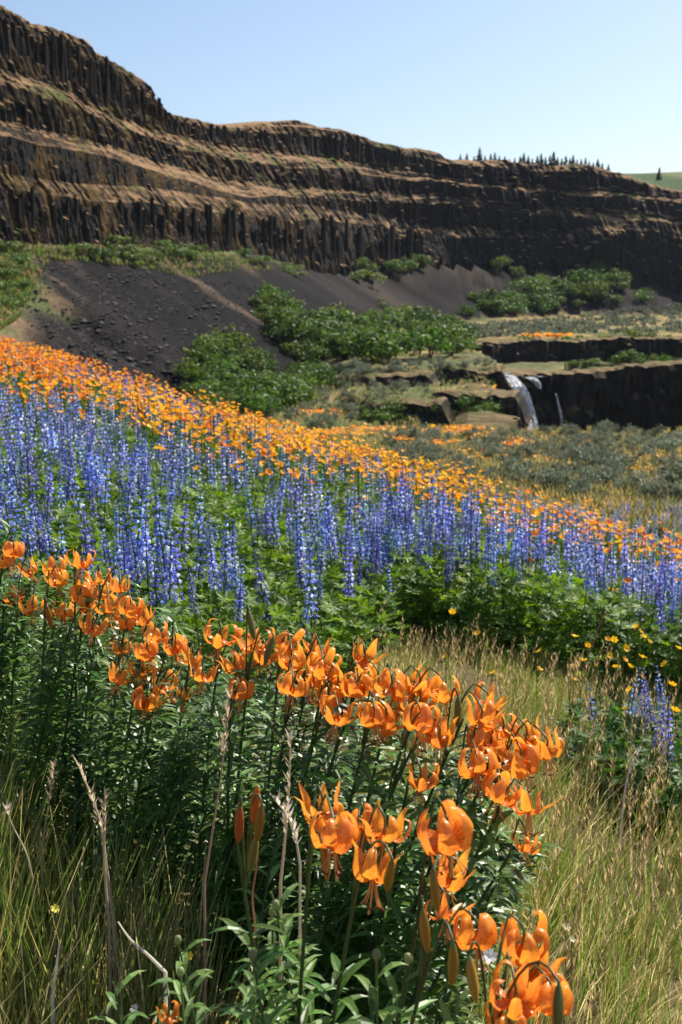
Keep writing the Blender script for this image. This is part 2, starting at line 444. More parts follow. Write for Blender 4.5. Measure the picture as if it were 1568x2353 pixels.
def ground(x, y, full=False):
    shp = np.shape(x); x = np.asarray(x, float).ravel(); y = np.asarray(y, float).ravel()
    h = hill_z(x, y); f = floor_z(x, y)
    if not full and len(y) and y.max() < 28: return smax(h, f, 0.5).reshape(shp)
    t, d, s = talus_z(x, y)
    z = smax(h, f, 0.5)
    reg = np.where(h > f, 0, 1)
    tl = (t > z) & (y > 28)
    z2 = np.where(y > 28, smax(t, z, 0.8), z)
    reg = np.where(tl, 2, reg)
    if full: return z2.reshape(shp), reg.reshape(shp), d.reshape(shp), s.reshape(shp)
    return z2.reshape(shp)

def hit(sx, sy, tmin=2.0, tmax=700.0, n=150):
    """where a line of sight meets the ground (used only to lay things out)"""
    sx = np.atleast_1d(np.asarray(sx, float)); sy = np.atleast_1d(np.asarray(sy, float))
    dx, dy, dz = ray(sx, sy)
    ts = np.geomspace(tmin, tmax, n)
    X = dx[:, None] * ts; Y = dy[:, None] * ts; Z = EYE + dz[:, None] * ts
    G = ground(X, Y)
    below = Z < G
    k = np.argmax(below, 1); ok = below.any(1)
    k = np.maximum(k, 1); i = np.arange(len(k))
    a = (Z - G)[i, k - 1]; b = (Z - G)[i, k]
    t = ts[k - 1] + (ts[k] - ts[k - 1]) * np.clip(a / (a - b + 1e-9), 0, 1)
    P = np.stack([dx * t, dy * t, EYE + dz * t], 1)
    return P, ok

# ------------------------------------------------------------------ ground sheets
def build_ground():
    az = np.concatenate([np.linspace(-180, -60, 24, endpoint=False), np.linspace(-60, -24, 60, endpoint=False),
                         np.linspace(-24, 24, 330, endpoint=False), np.linspace(24, 60, 60, endpoint=False), np.linspace(60, 180, 25)])
    rr = np.concatenate([[0.02], np.geomspace(0.5, 20, 130, endpoint=False), np.geomspace(20, 160, 190, endpoint=False), np.geomspace(160, 760, 90)])
    A, Rr = np.meshgrid(R(1) * az, rr)
    X = Rr * np.sin(A); Y = Rr * np.cos(A)
    Z, reg, d, s = ground(X, Y, True)
    Z = np.where(Y < -2, np.minimum(Z, hill_z(X, np.full_like(Y, -2.0))), Z)
    nr, na = X.shape
    V = np.stack([X, Y, Z], -1).reshape(-1, 3)
    i = np.arange(nr - 1)[:, None] * na; j = np.arange(na - 1)[None]
    F = np.stack([i + j, i + j + 1, i + na + j + 1, i + na + j], -1).reshape(-1, 4)[:, ::-1]
    fr = reg.ravel()[F].max(1)
    x, y = V[:, 0], V[:, 1]; reg = reg.ravel(); d = d.ravel(); s = s.ravel()
    # colours: soil and litter, straw valley, dark scree with tan and green streaks
    C = np.zeros((len(V), 3))
    straw = np.array([0.27, 0.20, 0.085]); soil = np.array([0.085, 0.058, 0.038]); olive = np.array([0.105, 0.115, 0.05])
    a = sstep(-0.1, 0.12, fbm(x / 0.5, y / 0.5, 51))[:, None]
    C[:] = soil * (1 - a) + np.array([0.20, 0.145, 0.08]) * a
    fm = sstep(4, 8, y)[:, None] * 0.7
    C = C * (1 - fm) + np.array([0.04, 0.055, 0.02]) * fm
    v = reg == 1
    g = sstep(-0.12, 0.08, fbm(x / 6, y / 6, 61) + np.where(y > 70, 0.06, -0.02) + np.where(y > 195, -0.12, 0))[:, None]
    cv = straw * (1 - g) + olive * g
    C[v] = cv[v]
    t = reg == 2
    far = np.interp(s, SCUM, np.clip(LINE[:, 1] / 200, 0.7, 1.6))
    st = fbm(s / (2.0 * far), d / 45, 71) + 0.9 * fbm(s / (0.6 * far), d / 25, 73)
    tanm = (sstep(0.08, 0.26, st + 0.04 - d * 0.012 / far) * np.where(s < 210, 1, 0.25))[:, None]
    grn = (sstep(0.02, 0.15, fbm(s / (5 * far), d / 8, 77) + 0.20 - 0.045 * d / far) * np.where(s < 230, 1, 0.0))[:, None]
    lefty = sstep(-0.235, -0.285, x / np.maximum(y, 1) + fbm(s / 6, d / 9, 79) * 0.09)[:, None]
    band = sstep(-0.13, 0.13, fbm(s / (2.6 * far), d / 90, 75, 3) + 0.5 * fbm(s / (0.9 * far), d / 50, 76, 3))[:, None]
    sc = (np.array([0.0095, 0.0085, 0.009]) * (1 - band) + np.array([0.030, 0.0255, 0.0245]) * band) * (1 + 1.0 * fbm(s / (0.4 * far), d / 8, 78))[:, None].clip(0.4, 2)
    sc = sc * (1 - tanm) + np.array([0.12, 0.085, 0.058]) * tanm
    sc = sc * (1 - grn) + np.array([0.13, 0.16, 0.055]) * grn
    gl = sstep(-0.08, 0.08, fbm(s / 4, d / 7, 83))[:, None]
    sc = sc * (1 - lefty) + (np.array([0.27, 0.18, 0.11]) * (1 - gl) + np.array([0.12, 0.15, 0.05]) * gl) * lefty
    C[t] = sc[t]
    names = [('hillside', 'soil', 'sloping hillside under the wildflowers'), ('valley_floor', 'valley', 'straw coloured valley floor dotted with sagebrush'),
             ('scree_slope', 'scree', 'dark basalt scree slope below the cliff')]
    for k, (nm, mt, lb) in enumerate(names):
        f = F[fr == k]
        used, inv = np.unique(f, return_inverse=True)
        o = link(nm, make_mesh(nm, V[used], [inv.reshape(f.shape)], C[used], [M[mt]], True))
        tag(o, lb, None, None, 'structure')

build_ground()

# ------------------------------------------------------------------ cliffs
def columns(sig, z, w, seed):
    """blocky basalt columns: piecewise offset by column and by broken block"""
    sw = sig + 0.25 * np.sin(z * 0.35 / w) + 1.6 * fbm(sig / 7, z / (9 * w), seed + 4, 3)
    cid = np.floor(sw); fr = sw - cid
    hb = (1.6 + 4.0 * _h(np.floor(sw / 3), cid * 0, seed + 6)) * w
    zb = np.floor(z / hb + _h(cid, cid * 0, seed) * 9)
    return ((_h(cid, zb, seed + 1) - 0.5) * 1.1 + (_h(cid, cid * 0, seed + 2) - 0.5) * 0.8 + (1 - (2 * fr - 1) ** 2) * 0.35) * w

def build_cliff():
    s = [30.0]
    while s[-1] < SCUM[-1] - 2:
        yy = np.interp(s[-1], SCUM, LINE[:, 1])
        s.append(s[-1] + 0.0016 * max(yy, 110))
    s = np.array(s)
    px, py = np.interp(s, SCUM, LINE[:, 0]), np.interp(s, SCUM, LINE[:, 1])
    tx, ty = np.gradient(px), np.gradient(py); l = np.hypot(tx, ty); nx, ny = ty / l, -tx / l
    far = np.clip(py / 200, 0.7, 3)
    w = np.maximum(0.75, 0.0042 * py)
    sig = np.concatenate([[0], np.cumsum(np.diff(s) / w[1:])])
    rowsX, rowsY, rowsZ = [], [], []
    # control profile: (setback, level, lift), face rows between
    lev = {}
    def L(key, back, dz=0.0):
        bx, by = px - nx * back, py - ny * back
        return level_z(key, bx, np.maximum(by, 100)) + dz
    bump = fbm(s / (14 * far), 0, 101) * 2.2 * far
    prof = []
    kb = np.clip(far, 0.7, 1.25)
    k = kb * (0.45 + 1.1 * vnoise(s / (13 * far), 0, 109))
    k2 = kb * (0.45 + 1.1 * vnoise(s / (11 * far), 5, 110))
    prof.append((0 * k - 1.0, L('base', 0) - 4))
    prof.append((0 * k, L('base', 0)))
    zb, zm = L('base', 0), L('mid', 1.7 * kb)
    b2 = 4.4 * k + 3.8 * k2
    zA, zB, zT = L('A', 3.4 * k), L('B', 4.4 * k + 2.6 * k2), L('top', b2 + 3.2 * kb)
    zA = zA + fbm(s / (16 * far), 0, 115) * 5 * far; zB = zB + fbm(s / (13 * far), 9, 116) * 3.5 * far; zm = zm + fbm(s / (10 * far), 4, 117) * 5 * far
    zB = np.minimum(zB, zT - 1.0)
    e1 = fbm(s / (9 * far), 3, 103) * 4.5 * far; e2 = fbm(s / (8 * far), 7, 105) * 4.5 * far
    jag = fbm(s / (2.0 * far), 0, 107) * 2.2 * far
    prof.append((1.0 * k, zm - 1.0 * k))
    prof.append((2.4 * k, zm + 1.0 * k))
    prof.append((2.6 * k, zA - 1.5 * k + np.minimum(e1, 0.6) * 0.6))
    prof.append((3.4 * k, zA - 0.4 * k))
    prof.append((4.4 * k, zA + 0.6 * k))
    prof.append((4.4 * k + 0.8 * k2, zA + (zB - zA) * 0.72 + np.minimum(e2, 0.6) * 0.4))
    prof.append((4.4 * k + 2.2 * k2, zB - 0.6 * k2))
    prof.append((4.4 * k + 3.8 * k2, zB + 0.8 * k2))
    hT = np.maximum(zT - zB - 0.8 * k2, 1.0)
    b2 = 4.4 * k + 3.8 * k2
    prof.append((b2 + 0.6 * kb, zB + 0.8 * k2 + hT * 0.62))
    prof.append((b2 + 1.8 * kb, zB + 0.8 * k2 + hT * 0.86 + jag * 0.5))
    prof.append((b2 + 3.6 * kb, zT + jag * 0.7))
    prof.append((b2 + 12 * kb, zT + 0.2 + jag * 0.2))
    prof.append((b2 + 140 * kb, zT + 0.5))
    counts = [2, 18, 6, 16, 10, 5, 12, 10, 6, 12, 7, 5, 3, 3]
    amp = [1, 1, 0.8, 1, 0.6, 0.25, 1, 0.6, 0.25, 1, 1, 0.8, 0.3, 0.0]
    B_, Z_, Am = [], [], []
    for i, n in enumerate(counts):
        for q in range(n):
            t = q / n
            B_.append(prof[i][0] * (1 - t) + prof[i + 1][0] * t)
            Z_.append(prof[i][1] * (1 - t) + prof[i + 1][1] * t)
            Am.append(amp[i] * (1 - t) + (amp[min(i + 1, len(amp) - 1)]) * t)
    B_ = np.array(B_); Z_ = np.array(Z_); Am = np.array(Am)[:, None]
    S2 = s[None] + 0 * Z_
    but = fbm(S2 / (20 * far), Z_ / 40, 111) * 8.5 * far + fbm(S2 / (5.5 * far), Z_ / 14, 113, 3) * 2.8 * far
    mod = 0.25 + 1.5 * vnoise(S2 / (11 * far), Z_ / 7, 119)
    col = mod * columns(sig[None] + 0 * Z_, Z_, w[None] + 0 * Z_, 121) + 0.5 * columns(sig[None] * 2.3 + 0 * Z_, Z_ + 3, 0.45 * w[None] + 0 * Z_, 131)
    off = (but * np.clip(Am + 0.4, 0, 1) + col * Am) * np.clip(1.4 - B_ / 60, 0, 1)
    Z_ = Z_ + (fbm(S2 / (3 * far), B_ / 3, 141) * 1.4 + fbm(S2 / (0.9 * far), B_ / 0.8, 143) * 1.0) * far * (1 - np.abs(Am - 0.3)).clip(0, 1) * (B_ > 1)
    X = px[None] - nx[None] * (B_ - off); Y = py[None] - ny[None] * (B_ - off)
    nr, nc = X.shape
    V = np.stack([X, Y, Z_], -1).reshape(-1, 3)
    i = np.arange(nr - 1)[:, None] * nc; j = np.arange(nc - 1)[None]
    F = np.stack([i + j, i + j + 1, i + nc + j + 1, i + nc + j], -1).reshape(-1, 4)[:, ::-1]
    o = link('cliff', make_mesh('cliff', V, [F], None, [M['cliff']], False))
    tag(o, 'long dark basalt canyon wall with tan grass ledges', None, None, 'structure')
    # single columns standing proud of the nearest faces
    pv = []
    for q in range(2):
        for e in range(6):
            a = e / 6 * 2 * math.pi
            pv.append((math.cos(a) * 0.5 * (1 - 0.12 * q), math.sin(a) * 0.5 * (1 - 0.12 * q), q + (0.05 * math.sin(a * 2) if q else 0)))
    pf4 = [[e, (e + 1) % 6, 6 + (e + 1) % 6, 6 + e] for e in range(6)]
    pf6 = [[6, 7, 8, 9, 10, 11]]
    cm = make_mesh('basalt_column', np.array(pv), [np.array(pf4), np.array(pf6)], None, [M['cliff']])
    rr = random.Random(5)
    cols = [c for c in range(len(s)) if 110 < py[c] < 330]
    for q in range(280):
        c = cols[int(len(cols) * (q + rr.random()) / 280)]
        tier = rr.choice([0, 0, 2, 2, 2, 1])
        if tier == 0: b0, z0, z1 = 0.6, zb[c] - 0.5, zb[c] + (zm[c] - zb[c]) * rr.uniform(0.35, 0.95)
        elif tier == 1: b0, z0, z1 = 4.4 * k[c] + 0.4 * k2[c], zA[c] + 0.5 * k[c], zA[c] + (zB[c] - zA[c]) * rr.uniform(0.3, 0.5)
        else: b0, z0, z1 = b2[c] + 0.4 * kb[c], zB[c] + 0.8 * k2[c], zB[c] + 0.8 * k2[c] + hT[c] * rr.uniform(0.45, 0.8)
        if z1 - z0 < 1.0: continue
        zc = (z0 + z1) / 2
        bo = fbm(s[c] / (20 * far[c]), zc / 40, 111) * 7 * far[c] + fbm(s[c] / (5.5 * far[c]), zc / 14, 113, 3) * 2.8 * far[c]
        off_ = float(bo) + 0.25 * w[c]
        wd = w[c] * rr.uniform(0.8, 1.35)
        link('basalt_column', cm, o, (px[c] - nx[c] * (b0 - off_), py[c] - ny[c] * (b0 - off_), z0), (R(rr.uniform(-4, 4)), R(rr.uniform(-4, 4)), rr.random() * 6), (wd, wd, z1 - z0))
    return o, (s, px, py, nx, ny, far, zT)

cliff, CL = build_cliff()

def rock_wall(name, path, top, bot, back, w, label, seed, kind='structure', cat=None, group=None, grassy=0.6):
    """a broken basalt step: face along path (seen from its right side), flat grassy top running back"""
    path = np.array(path, float)
    dense = catmull(path, 10)
    sl = np.concatenate([[0], np.cumsum(np.linalg.norm(np.diff(dense, axis=0), axis=1))])
    n = max(int(sl[-1] / (w * 0.4)), 12)
    s = np.linspace(0, sl[-1], n)
    px, py = np.interp(s, sl, dense[:, 0]), np.interp(s, sl, dense[:, 1])
    tx, ty = np.gradient(px), np.gradient(py); l = np.hypot(tx, ty); nx, ny = ty / l, -tx / l
    top = np.interp(s, np.linspace(0, sl[-1], len(np.atleast_1d(top))), np.atleast_1d(top)); bot = np.interp(s, np.linspace(0, sl[-1], len(np.atleast_1d(bot))), np.atleast_1d(bot))
    end = sstep(0, 1.6, s) * sstep(sl[-1], sl[-1] - 1.6, s)
    top = bot + (top - bot) * (0.25 + 0.75 * end) + fbm(s / 2.2, 0, seed) * 0.9 + fbm(s / 0.7, 0, seed + 1) * 0.5
    B, Z, A = [], [], []
    H = top - bot
    for t in np.linspace(0, 1, 15): B.append(t * 0.5 + 0 * s); Z.append(bot + (H - 0.25) * t); A.append(1.0)
    for t in (0.25, 0.6, 1.0): B.append(0.5 + t * 0.9 + 0 * s); Z.append(top - 0.25 + 0.25 * t); A.append(0.9 - 0.6 * t)
    for t in (0.3, 0.65, 1.0): B.append(1.4 + t * back + 0 * s); Z.append(top + 0.12 * np.sin(s * 0.9 + t * 4) - 0.5 * (t == 1.0)); A.append(0.0)
    B, Z = np.array(B), np.array(Z); A = np.array(A)[:, None]
    S2 = s[None] + 0 * Z
    off = fbm(S2 / 5, Z / 6, seed + 3) * 2.4 * np.clip(A + 0.3, 0, 1) + (columns(S2 / w, Z, w + 0 * Z, seed + 5) + 0.6 * columns(S2 / (0.4 * w), Z + 1, 0.4 * w + 0 * Z, seed + 8)) * A
    X = px[None] - nx[None] * (B - off); Y = py[None] - ny[None] * (B - off)
    nr, nc = X.shape
    V = np.stack([X, Y, Z], -1).reshape(-1, 3)
    i = np.arange(nr - 1)[:, None] * nc; j = np.arange(nc - 1)[None]
    F = np.stack([i + j, i + j + 1, i + nc + j + 1, i + nc + j], -1).reshape(-1, 4)[:, ::-1]
    o = link(name, make_mesh(name, V, [F], None, [M['gorge']], False))
    tag(o, label, cat, group, kind)
    return o

rock_wall('gorge_wall', [(19.2, 129), (22.5, 134.2), (30, 134.6), (42, 134.2), (56, 135), (75, 134)], [-7.4, -7.1, -5.9, -5.6, -5.7, -5.8], -17.5, 5.5, 1.0, 'dark shaded gorge wall beside the waterfall', 201)
rock_wall('gorge_wall', [(9.8, 70.0), (11.4, 76), (13.6, 92), (15.8, 112), (17.4, 129)], [-6.9, -8.3, -7.2, -7.8, -7.3], -17.5, 3.0, 0.9, 'dark rock side of the gorge left of the waterfall', 211)
rock_wall('terrace_wall', [(22, 196), (34, 200), (52, 199), (75, 201), (110, 200)], [-6.2, -5.6, -5.4, -5.2, -5.4], -10.5, 6.0, 1.2, 'low dark cliff along the front of the upper terrace', 221)
OUT = [([(11.4, 123), (14, 124.2), (18.6, 124)], -6.3, -8.8, 3.0, 'dark blocky outcrop just left of the waterfall lip'),
       ([(2.4, 120), (5.5, 121), (10.2, 120)], -6.55, -8.0, 2.5, 'low dark outcrop on the sagebrush bench'),
       ([(8.8, 94), (11.5, 95.5), (15.6, 94.5)], -6.5, -9.6, 3.0, 'tall brown outcrop below and left of the waterfall'),
       ([(1.6, 92), (5, 93), (9.2, 92)], -7.0, -9.5, 3.0, 'wide tan topped outcrop above yellow flower patches')]
for q, (p, a, b, bk, lb) in enumerate(OUT):
    rock_wall('rock_outcrop', p, a, b, bk, 0.75, lb, 231 + q * 7, None, 'outcrop', 'outcrops beside the gorge')

# far green upland behind the rim
def build_hill():
    n, m = 60, 20
    a = np.linspace(70, 420, n); b = np.linspace(0, 1, m)
    X, Bv = np.meshgrid(a, b)
    Y = 640 + Bv * 260 + 0 * X
    Y = 500 + Bv * 150 + 0 * X
    Z = EYE + Y * np.interp((X / Y * FPX + 341) / D, [900, 1100, 1350, 1420, 1500, 1568, 1700], zt(np.array([440, 430, 402, 399, 397, 395, 390.]))) * (0.72 + 0.28 * np.sin(Bv * 1.57)) + fbm(X / 14, Y / 14, 301) * 2
    V = np.stack([X, Y, Z], -1).reshape(-1, 3)
    i = np.arange(m - 1)[:, None] * n; j = np.arange(n - 1)[None]
    F = np.stack([i + j, i + j + 1, i + n + j + 1, i + n + j], -1).reshape(-1, 4)
    g = sstep(-0.1, 0.1, fbm(X / 18, Y / 30, 303)).reshape(-1, 1)
    C = np.array([0.05, 0.085, 0.03]) * g + np.array([0.14, 0.15, 0.06]) * (1 - g)
    tag(link('hill', make_mesh('hill', V, [F], C, [M['valley']], True)), 'green upland behind the canyon rim', None, None, 'structure')
    return X, Y, Z
HX, HY, HZ = build_hill()
#@@PLANTS_FAR
# ------------------------------------------------------------------ far plants: thickets, sagebrush, conifers
def leaf_cloud(rng, n, lumps, size, cols, squash=0.8, upright=0.0, asp=0.55, fill=0.55):
    """leaf quads spread through a lumpy crown of unit height and about unit half-width"""
    cen = []
    for q in range(lumps):
        a = rng.random() * 6.283; r = math.sqrt(rng.random()) * 0.72
        h = 0.25 + 0.6 * rng.random() * (1 - 0.5 * r)
        cen.append((r * math.cos(a), r * math.sin(a), h, (0.22 + 0.2 * rng.random()) * (1.15 - 0.3 * r)))
    cen = np.array(cen)
    k = rng.integers(0, lumps, n)
    dirv = rng.normal(size=(n, 3)); dirv /= np.linalg.norm(dirv, axis=1)[:, None]
    rad = (fill + (1 - fill) * rng.random(n)) * cen[k, 3] * (1 + 0.25 * rng.normal(size=n).clip(-1, 1.6))
    P = cen[k, :3] + dirv * rad[:, None] * np.array([1, 1, squash])
    P[:, 2] = np.clip(P[:, 2], 0.02, None)
    nor = dirv * 0.7 + rng.normal(size=(n, 3)) * 0.7 + np.array([0, 0, 0.3]); nor /= np.linalg.norm(nor, axis=1)[:, None]
    up = rng.normal(size=(n, 3)) + np.array([0, 0, upright * 3])
    t = np.cross(nor, up); t /= np.linalg.norm(t, axis=1)[:, None]; b = np.cross(nor, t)
    sz = size * (0.6 + 0.8 * rng.random(n))[:, None]
    V = np.stack([P - b * sz, P + t * sz * asp, P + b * sz, P - t * sz * asp], 1).reshape(-1, 3)
    F = np.arange(4 * n).reshape(-1, 4)
    c = np.array(cols)[rng.integers(0, len(cols), n)] * (0.75 + 0.5 * rng.random(n))[:, None]
    return V, [F], np.repeat(c, 4, 0)

def stems(rng, n, h, r, col, spread=0.5):
    ps = []
    for q in range(n):
        a = rng.random() * 6.283; e = spread * (0.3 + 0.7 * rng.random())
        p2 = (e * math.cos(a), e * math.sin(a), h * (0.7 + 0.4 * rng.random()))
        ps.append(tube(bez((0.05 * math.cos(a), 0.05 * math.sin(a), -0.15), (p2[0] * 0.25, p2[1] * 0.25, p2[2] * 0.6), p2, 5), np.linspace(r, r * 0.35, 5), col, 5))
    return join(ps)

def poly_sample(rng, poly, n):
    poly = np.array(poly, float); lo, hi = poly.min(0), poly.max(0); out = []
    while len(out) < n:
        p = lo + (hi - lo) * rng.random(2)
        if in_poly(p[0:1], p[1:2], poly)[0]: out.append(p)
    return np.array(out)

rg = np.random.default_rng(21)
GREEN = [(0.065, 0.11, 0.018), (0.085, 0.14, 0.022), (0.05, 0.09, 0.018), (0.12, 0.17, 0.03)]
CROWN = [make_mesh('crown', *leaf_cloud(rg, 620, 9, 0.075, GREEN), [M['bush']]) for _ in range(6)]
TRUNK = [make_mesh('trunk', *stems(rg, 5, 0.7, 0.035, (0.09, 0.07, 0.05)), [M['bark']]) for _ in range(3)]
LIME = [(0.11, 0.16, 0.04), (0.14, 0.18, 0.05), (0.08, 0.13, 0.03)]
CROWN_L = [make_mesh('crown', *leaf_cloud(rg, 420, 7, 0.08, LIME), [M['bush']]) for _ in range(4)]
SAGEC = [(0.21, 0.235, 0.165), (0.27, 0.29, 0.21), (0.16, 0.185, 0.12), (0.14, 0.17, 0.085)]
SAGE = [make_mesh('crown', *leaf_cloud(rg, 420, 8, 0.085, SAGEC, 0.75, 0.8, 0.35, 0.4), [M['sage']]) for _ in range(6)]
SAGET = [make_mesh('trunk', *stems(rg, 6, 0.5, 0.03, (0.10, 0.085, 0.07), 0.6), [M['bark']]) for _ in range(2)]

def place_bush(name, crowns, trunks, P, w, h, label, cat, group, k):
    o = empty(name, (P[0], P[1], P[2] - 0.05), rg.random() * 6.28)
    tag(o, label, cat, group)
    link('crown', crowns[k % len(crowns)], o, (0, 0, h * 0.08), (0, 0, 0), (w, w * rg.uniform(0.8, 1.15), h))
    link('trunk', trunks[k % len(trunks)], o, (0, 0, 0), (0, 0, 0), (w * 0.9, w * 0.9, h))
    return o

ORD = ['first', 'second', 'third', 'fourth', 'fifth', 'sixth', 'seventh', 'eighth', 'ninth', 'tenth', 'eleventh', 'twelfth', 'thirteenth', 'fourteenth', 'fifteenth', 'sixteenth', 'seventeenth', 'eighteenth',
       'nineteenth', 'twentieth', 'twenty-first', 'twenty-second', 'twenty-third', 'twenty-fourth', 'twenty-fifth', 'twenty-sixth', 'twenty-seventh', 'twenty-eighth', 'twenty-ninth', 'thirtieth']
def tell_apart(objs, text, per=9, unit='row'):
    """label each of many look-alikes by its row from the front and its place in that row"""
    objs = sorted(objs, key=lambda o: o.location.y)
    rows = max(1, round(len(objs) / per)); per = math.ceil(len(objs) / rows)
    for k in range(rows):
        for j, o in enumerate(sorted(objs[k * per:(k + 1) * per], key=lambda o: o.location.x / o.location.y)):
            where = '%s from left' % ORD[j] if rows == 1 else '%s from left in %s' % (ORD[j], 'front ' + unit if k == 0 else 'rearmost ' + unit if k == rows - 1 else ORD[k] + ' ' + unit)
            o['label'] = text % where

def thicket(poly, n, size, label, group, crowns=None, tmin=40, name='shrub', jit=0.35, flat=1.0):
    pts = poly_sample(rg, poly, n)
    P, ok = hit(pts[:, 0], pts[:, 1], tmin)
    made = []
    for q in range(n):
        if not ok[q]: continue
        sz = rg.uniform(1 - jit, 1 + jit) * size
        made.append(place_bush(name, crowns or CROWN, TRUNK, P[q], sz * 0.95, 0.75 * sz * flat * rg.uniform(0.85, 1.2), '', 'shrub', group, int(rg.integers(0, 60))))
    tell_apart(made, label)

thicket([(440, 930), (465, 830), (500, 795), (560, 825), (640, 865), (750, 895), (700, 935), (600, 965), (470, 980)], 70, 3.0,
        'green shrub, %s of the thicket below the dark scree', 'thicket at the foot of the scree', tmin=60)
thicket([(600, 690), (640, 690), (740, 745), (860, 745), (960, 730), (1060, 770), (1060, 830), (900, 838), (700, 840), (640, 790)], 104, 4.0,
        'green shrub, %s of the broad valley thicket', 'broad thicket in the valley', tmin=100)
thicket([(1080, 700), (1180, 690), (1240, 660), (1300, 640), (1420, 650), (1500, 690), (1480, 705), (1300, 712), (1200, 735), (1080, 745)], 60, 4.6,
        'dark shrub, %s of the belt below the far cliff', 'shrubs at the foot of the far cliff', tmin=180)
thicket([(1290, 600), (1400, 610), (1450, 650), (1400, 660), (1280, 640)], 11, 5.0, 'rounded shrub, %s of those high under the shaded cliff', 'shrubs high on the far scree', tmin=200)
thicket([(1195, 795), (1325, 790), (1325, 815), (1190, 822)], 8, 2.6, 'green shrub, %s, before the low terrace cliff', 'shrubs before the terrace cliff', tmin=140)
thicket([(1430, 790), (1568, 780), (1568, 830), (1340, 835)], 18, 3.2, 'green shrub, %s at the right of the terrace cliff', 'shrubs at the right end of the terrace cliff', tmin=136)
thicket([(870, 605), (1000, 610), (1010, 622), (880, 632)], 10, 4.0, 'light green shrub, %s on the middle scree crest', 'shrubs on the middle scree crest', CROWN_L, 150)
thicket([(1105, 598), (1200, 605), (1210, 640), (1120, 620)], 10, 4.6, 'green shrub, %s in the notch under the far promontory', 'shrubs under the far promontory', None, 200)
thicket([(780, 620), (860, 625), (860, 655), (790, 650)], 9, 4.0, 'green shrub, %s on the short scree spur', 'shrubs on the scree spur', CROWN_L, 150)
thicket([(110, 562), (250, 560), (470, 570), (470, 600), (300, 606), (130, 590)], 26, 2.6, 'pale shrub, %s on the bank under the left cliff', 'shrubs under the left cliff', CROWN_L, 90, flat=0.75)
thicket([(480, 545), (560, 580), (690, 625), (690, 640), (560, 600)], 12, 2.2, 'bright shrub, %s along the dark scree crest', 'shrubs along the scree crest', CROWN_L, 100, flat=0.7)
thicket([(0, 560), (60, 575), (60, 700), (0, 720)], 16, 2.0, 'light shrub, %s on the slope at the left edge', 'shrubs on the slope at the left edge', CROWN_L, 60, flat=0.7)
thicket([(1050, 900), (1180, 900), (1190, 970), (1060, 985)], 10, 1.5, 'small shrub, %s on the outcrop by the waterfall', 'shrubs on the outcrop by the waterfall', None, 80)
thicket([(840, 950), (1000, 950), (990, 985), (850, 985)], 9, 1.3, 'small shrub, %s against the tan topped outcrop', 'shrubs against the tan topped outcrop', None, 75)
thicket([(560, 720), (760, 790), (1060, 690), (900, 690), (700, 700)], 9, 1.8, 'lone shrub, %s of those dotted on dark scree', 'shrubs dotted on the dark scree', CROWN_L, 100)

thicket([(1300, 842), (1568, 834), (1568, 841), (1310, 849)], 9, 1.7, 'low shrub, %s on the lip of the gorge', 'shrubs on the lip of the gorge', None, 125)
# sagebrush, one by one
def sage_field(poly, n, size, label, group, tmin):
    pts = poly_sample(rg, poly, n * 3)
    keep = fbm(pts[:, 0] / 130, pts[:, 1] / 45, 401) > -0.2
    pts = pts[keep][:n]
    P, ok = hit(pts[:, 0], pts[:, 1], tmin)
    made = []
    for q in range(len(pts)):
        if not ok[q]: continue
        sz = size * rg.uniform(0.6, 1.35)
        made.append(place_bush('sagebrush', SAGE, SAGET, P[q], sz * 0.64, sz * rg.uniform(0.62, 0.85), '', 'sagebrush', group, int(rg.integers(0, 60))))
    tell_apart(made, label)
sage_field([(880, 1010), (1568, 1000), (1568, 1060), (900, 1075)], 130, 1.0, 'sagebrush, %s on the flat before the gorge', 'sagebrush in front of the gorge', 25)
sage_field([(900, 1070), (1568, 1060), (1568, 1165), (1250, 1160), (1000, 1120)], 66, 1.05, 'sagebrush, %s on the near flat behind the flower slope', 'sagebrush on the near flat', 16)
sage_field([(600, 925), (860, 880), (1040, 900), (860, 930), (850, 1000), (700, 990), (570, 960)], 70, 1.1, 'sagebrush, %s on the bench left of the outcrops', 'sagebrush on the bench', 40)
sage_field([(700, 850), (1050, 838), (1160, 850), (860, 872), (700, 885)], 46, 1.5, 'sagebrush, %s above the outcrops', 'sagebrush above the outcrops', 60)
# beyond these the brush on the terrace is too small to count
def far_brush():
    pts = poly_sample(rg, [(1070, 755), (1200, 740), (1568, 700), (1568, 765), (1300, 768), (1080, 780)], 300)
    P, ok = hit(pts[:, 0], pts[:, 1], 150)
    P = P[ok & (P[:, 1] > 195)]
    tpl = leaf_cloud(rg, 60, 5, 0.2, SAGEC, 0.7, 0.5, 0.5, 0.4)
    n = len(P)
    V, F, C = scatter(tpl, P, rg.random(n) * 6.28, np.stack([rg.uniform(1.0, 2.2, n)] * 2 + [rg.uniform(0.9, 1.6, n)], 1))
    tag(link('far_sagebrush', make_mesh('far_sagebrush', V, F, C, [M['sage']])), 'distant sagebrush speckling the straw coloured terrace', 'sagebrush', None, 'stuff')
far_brush()

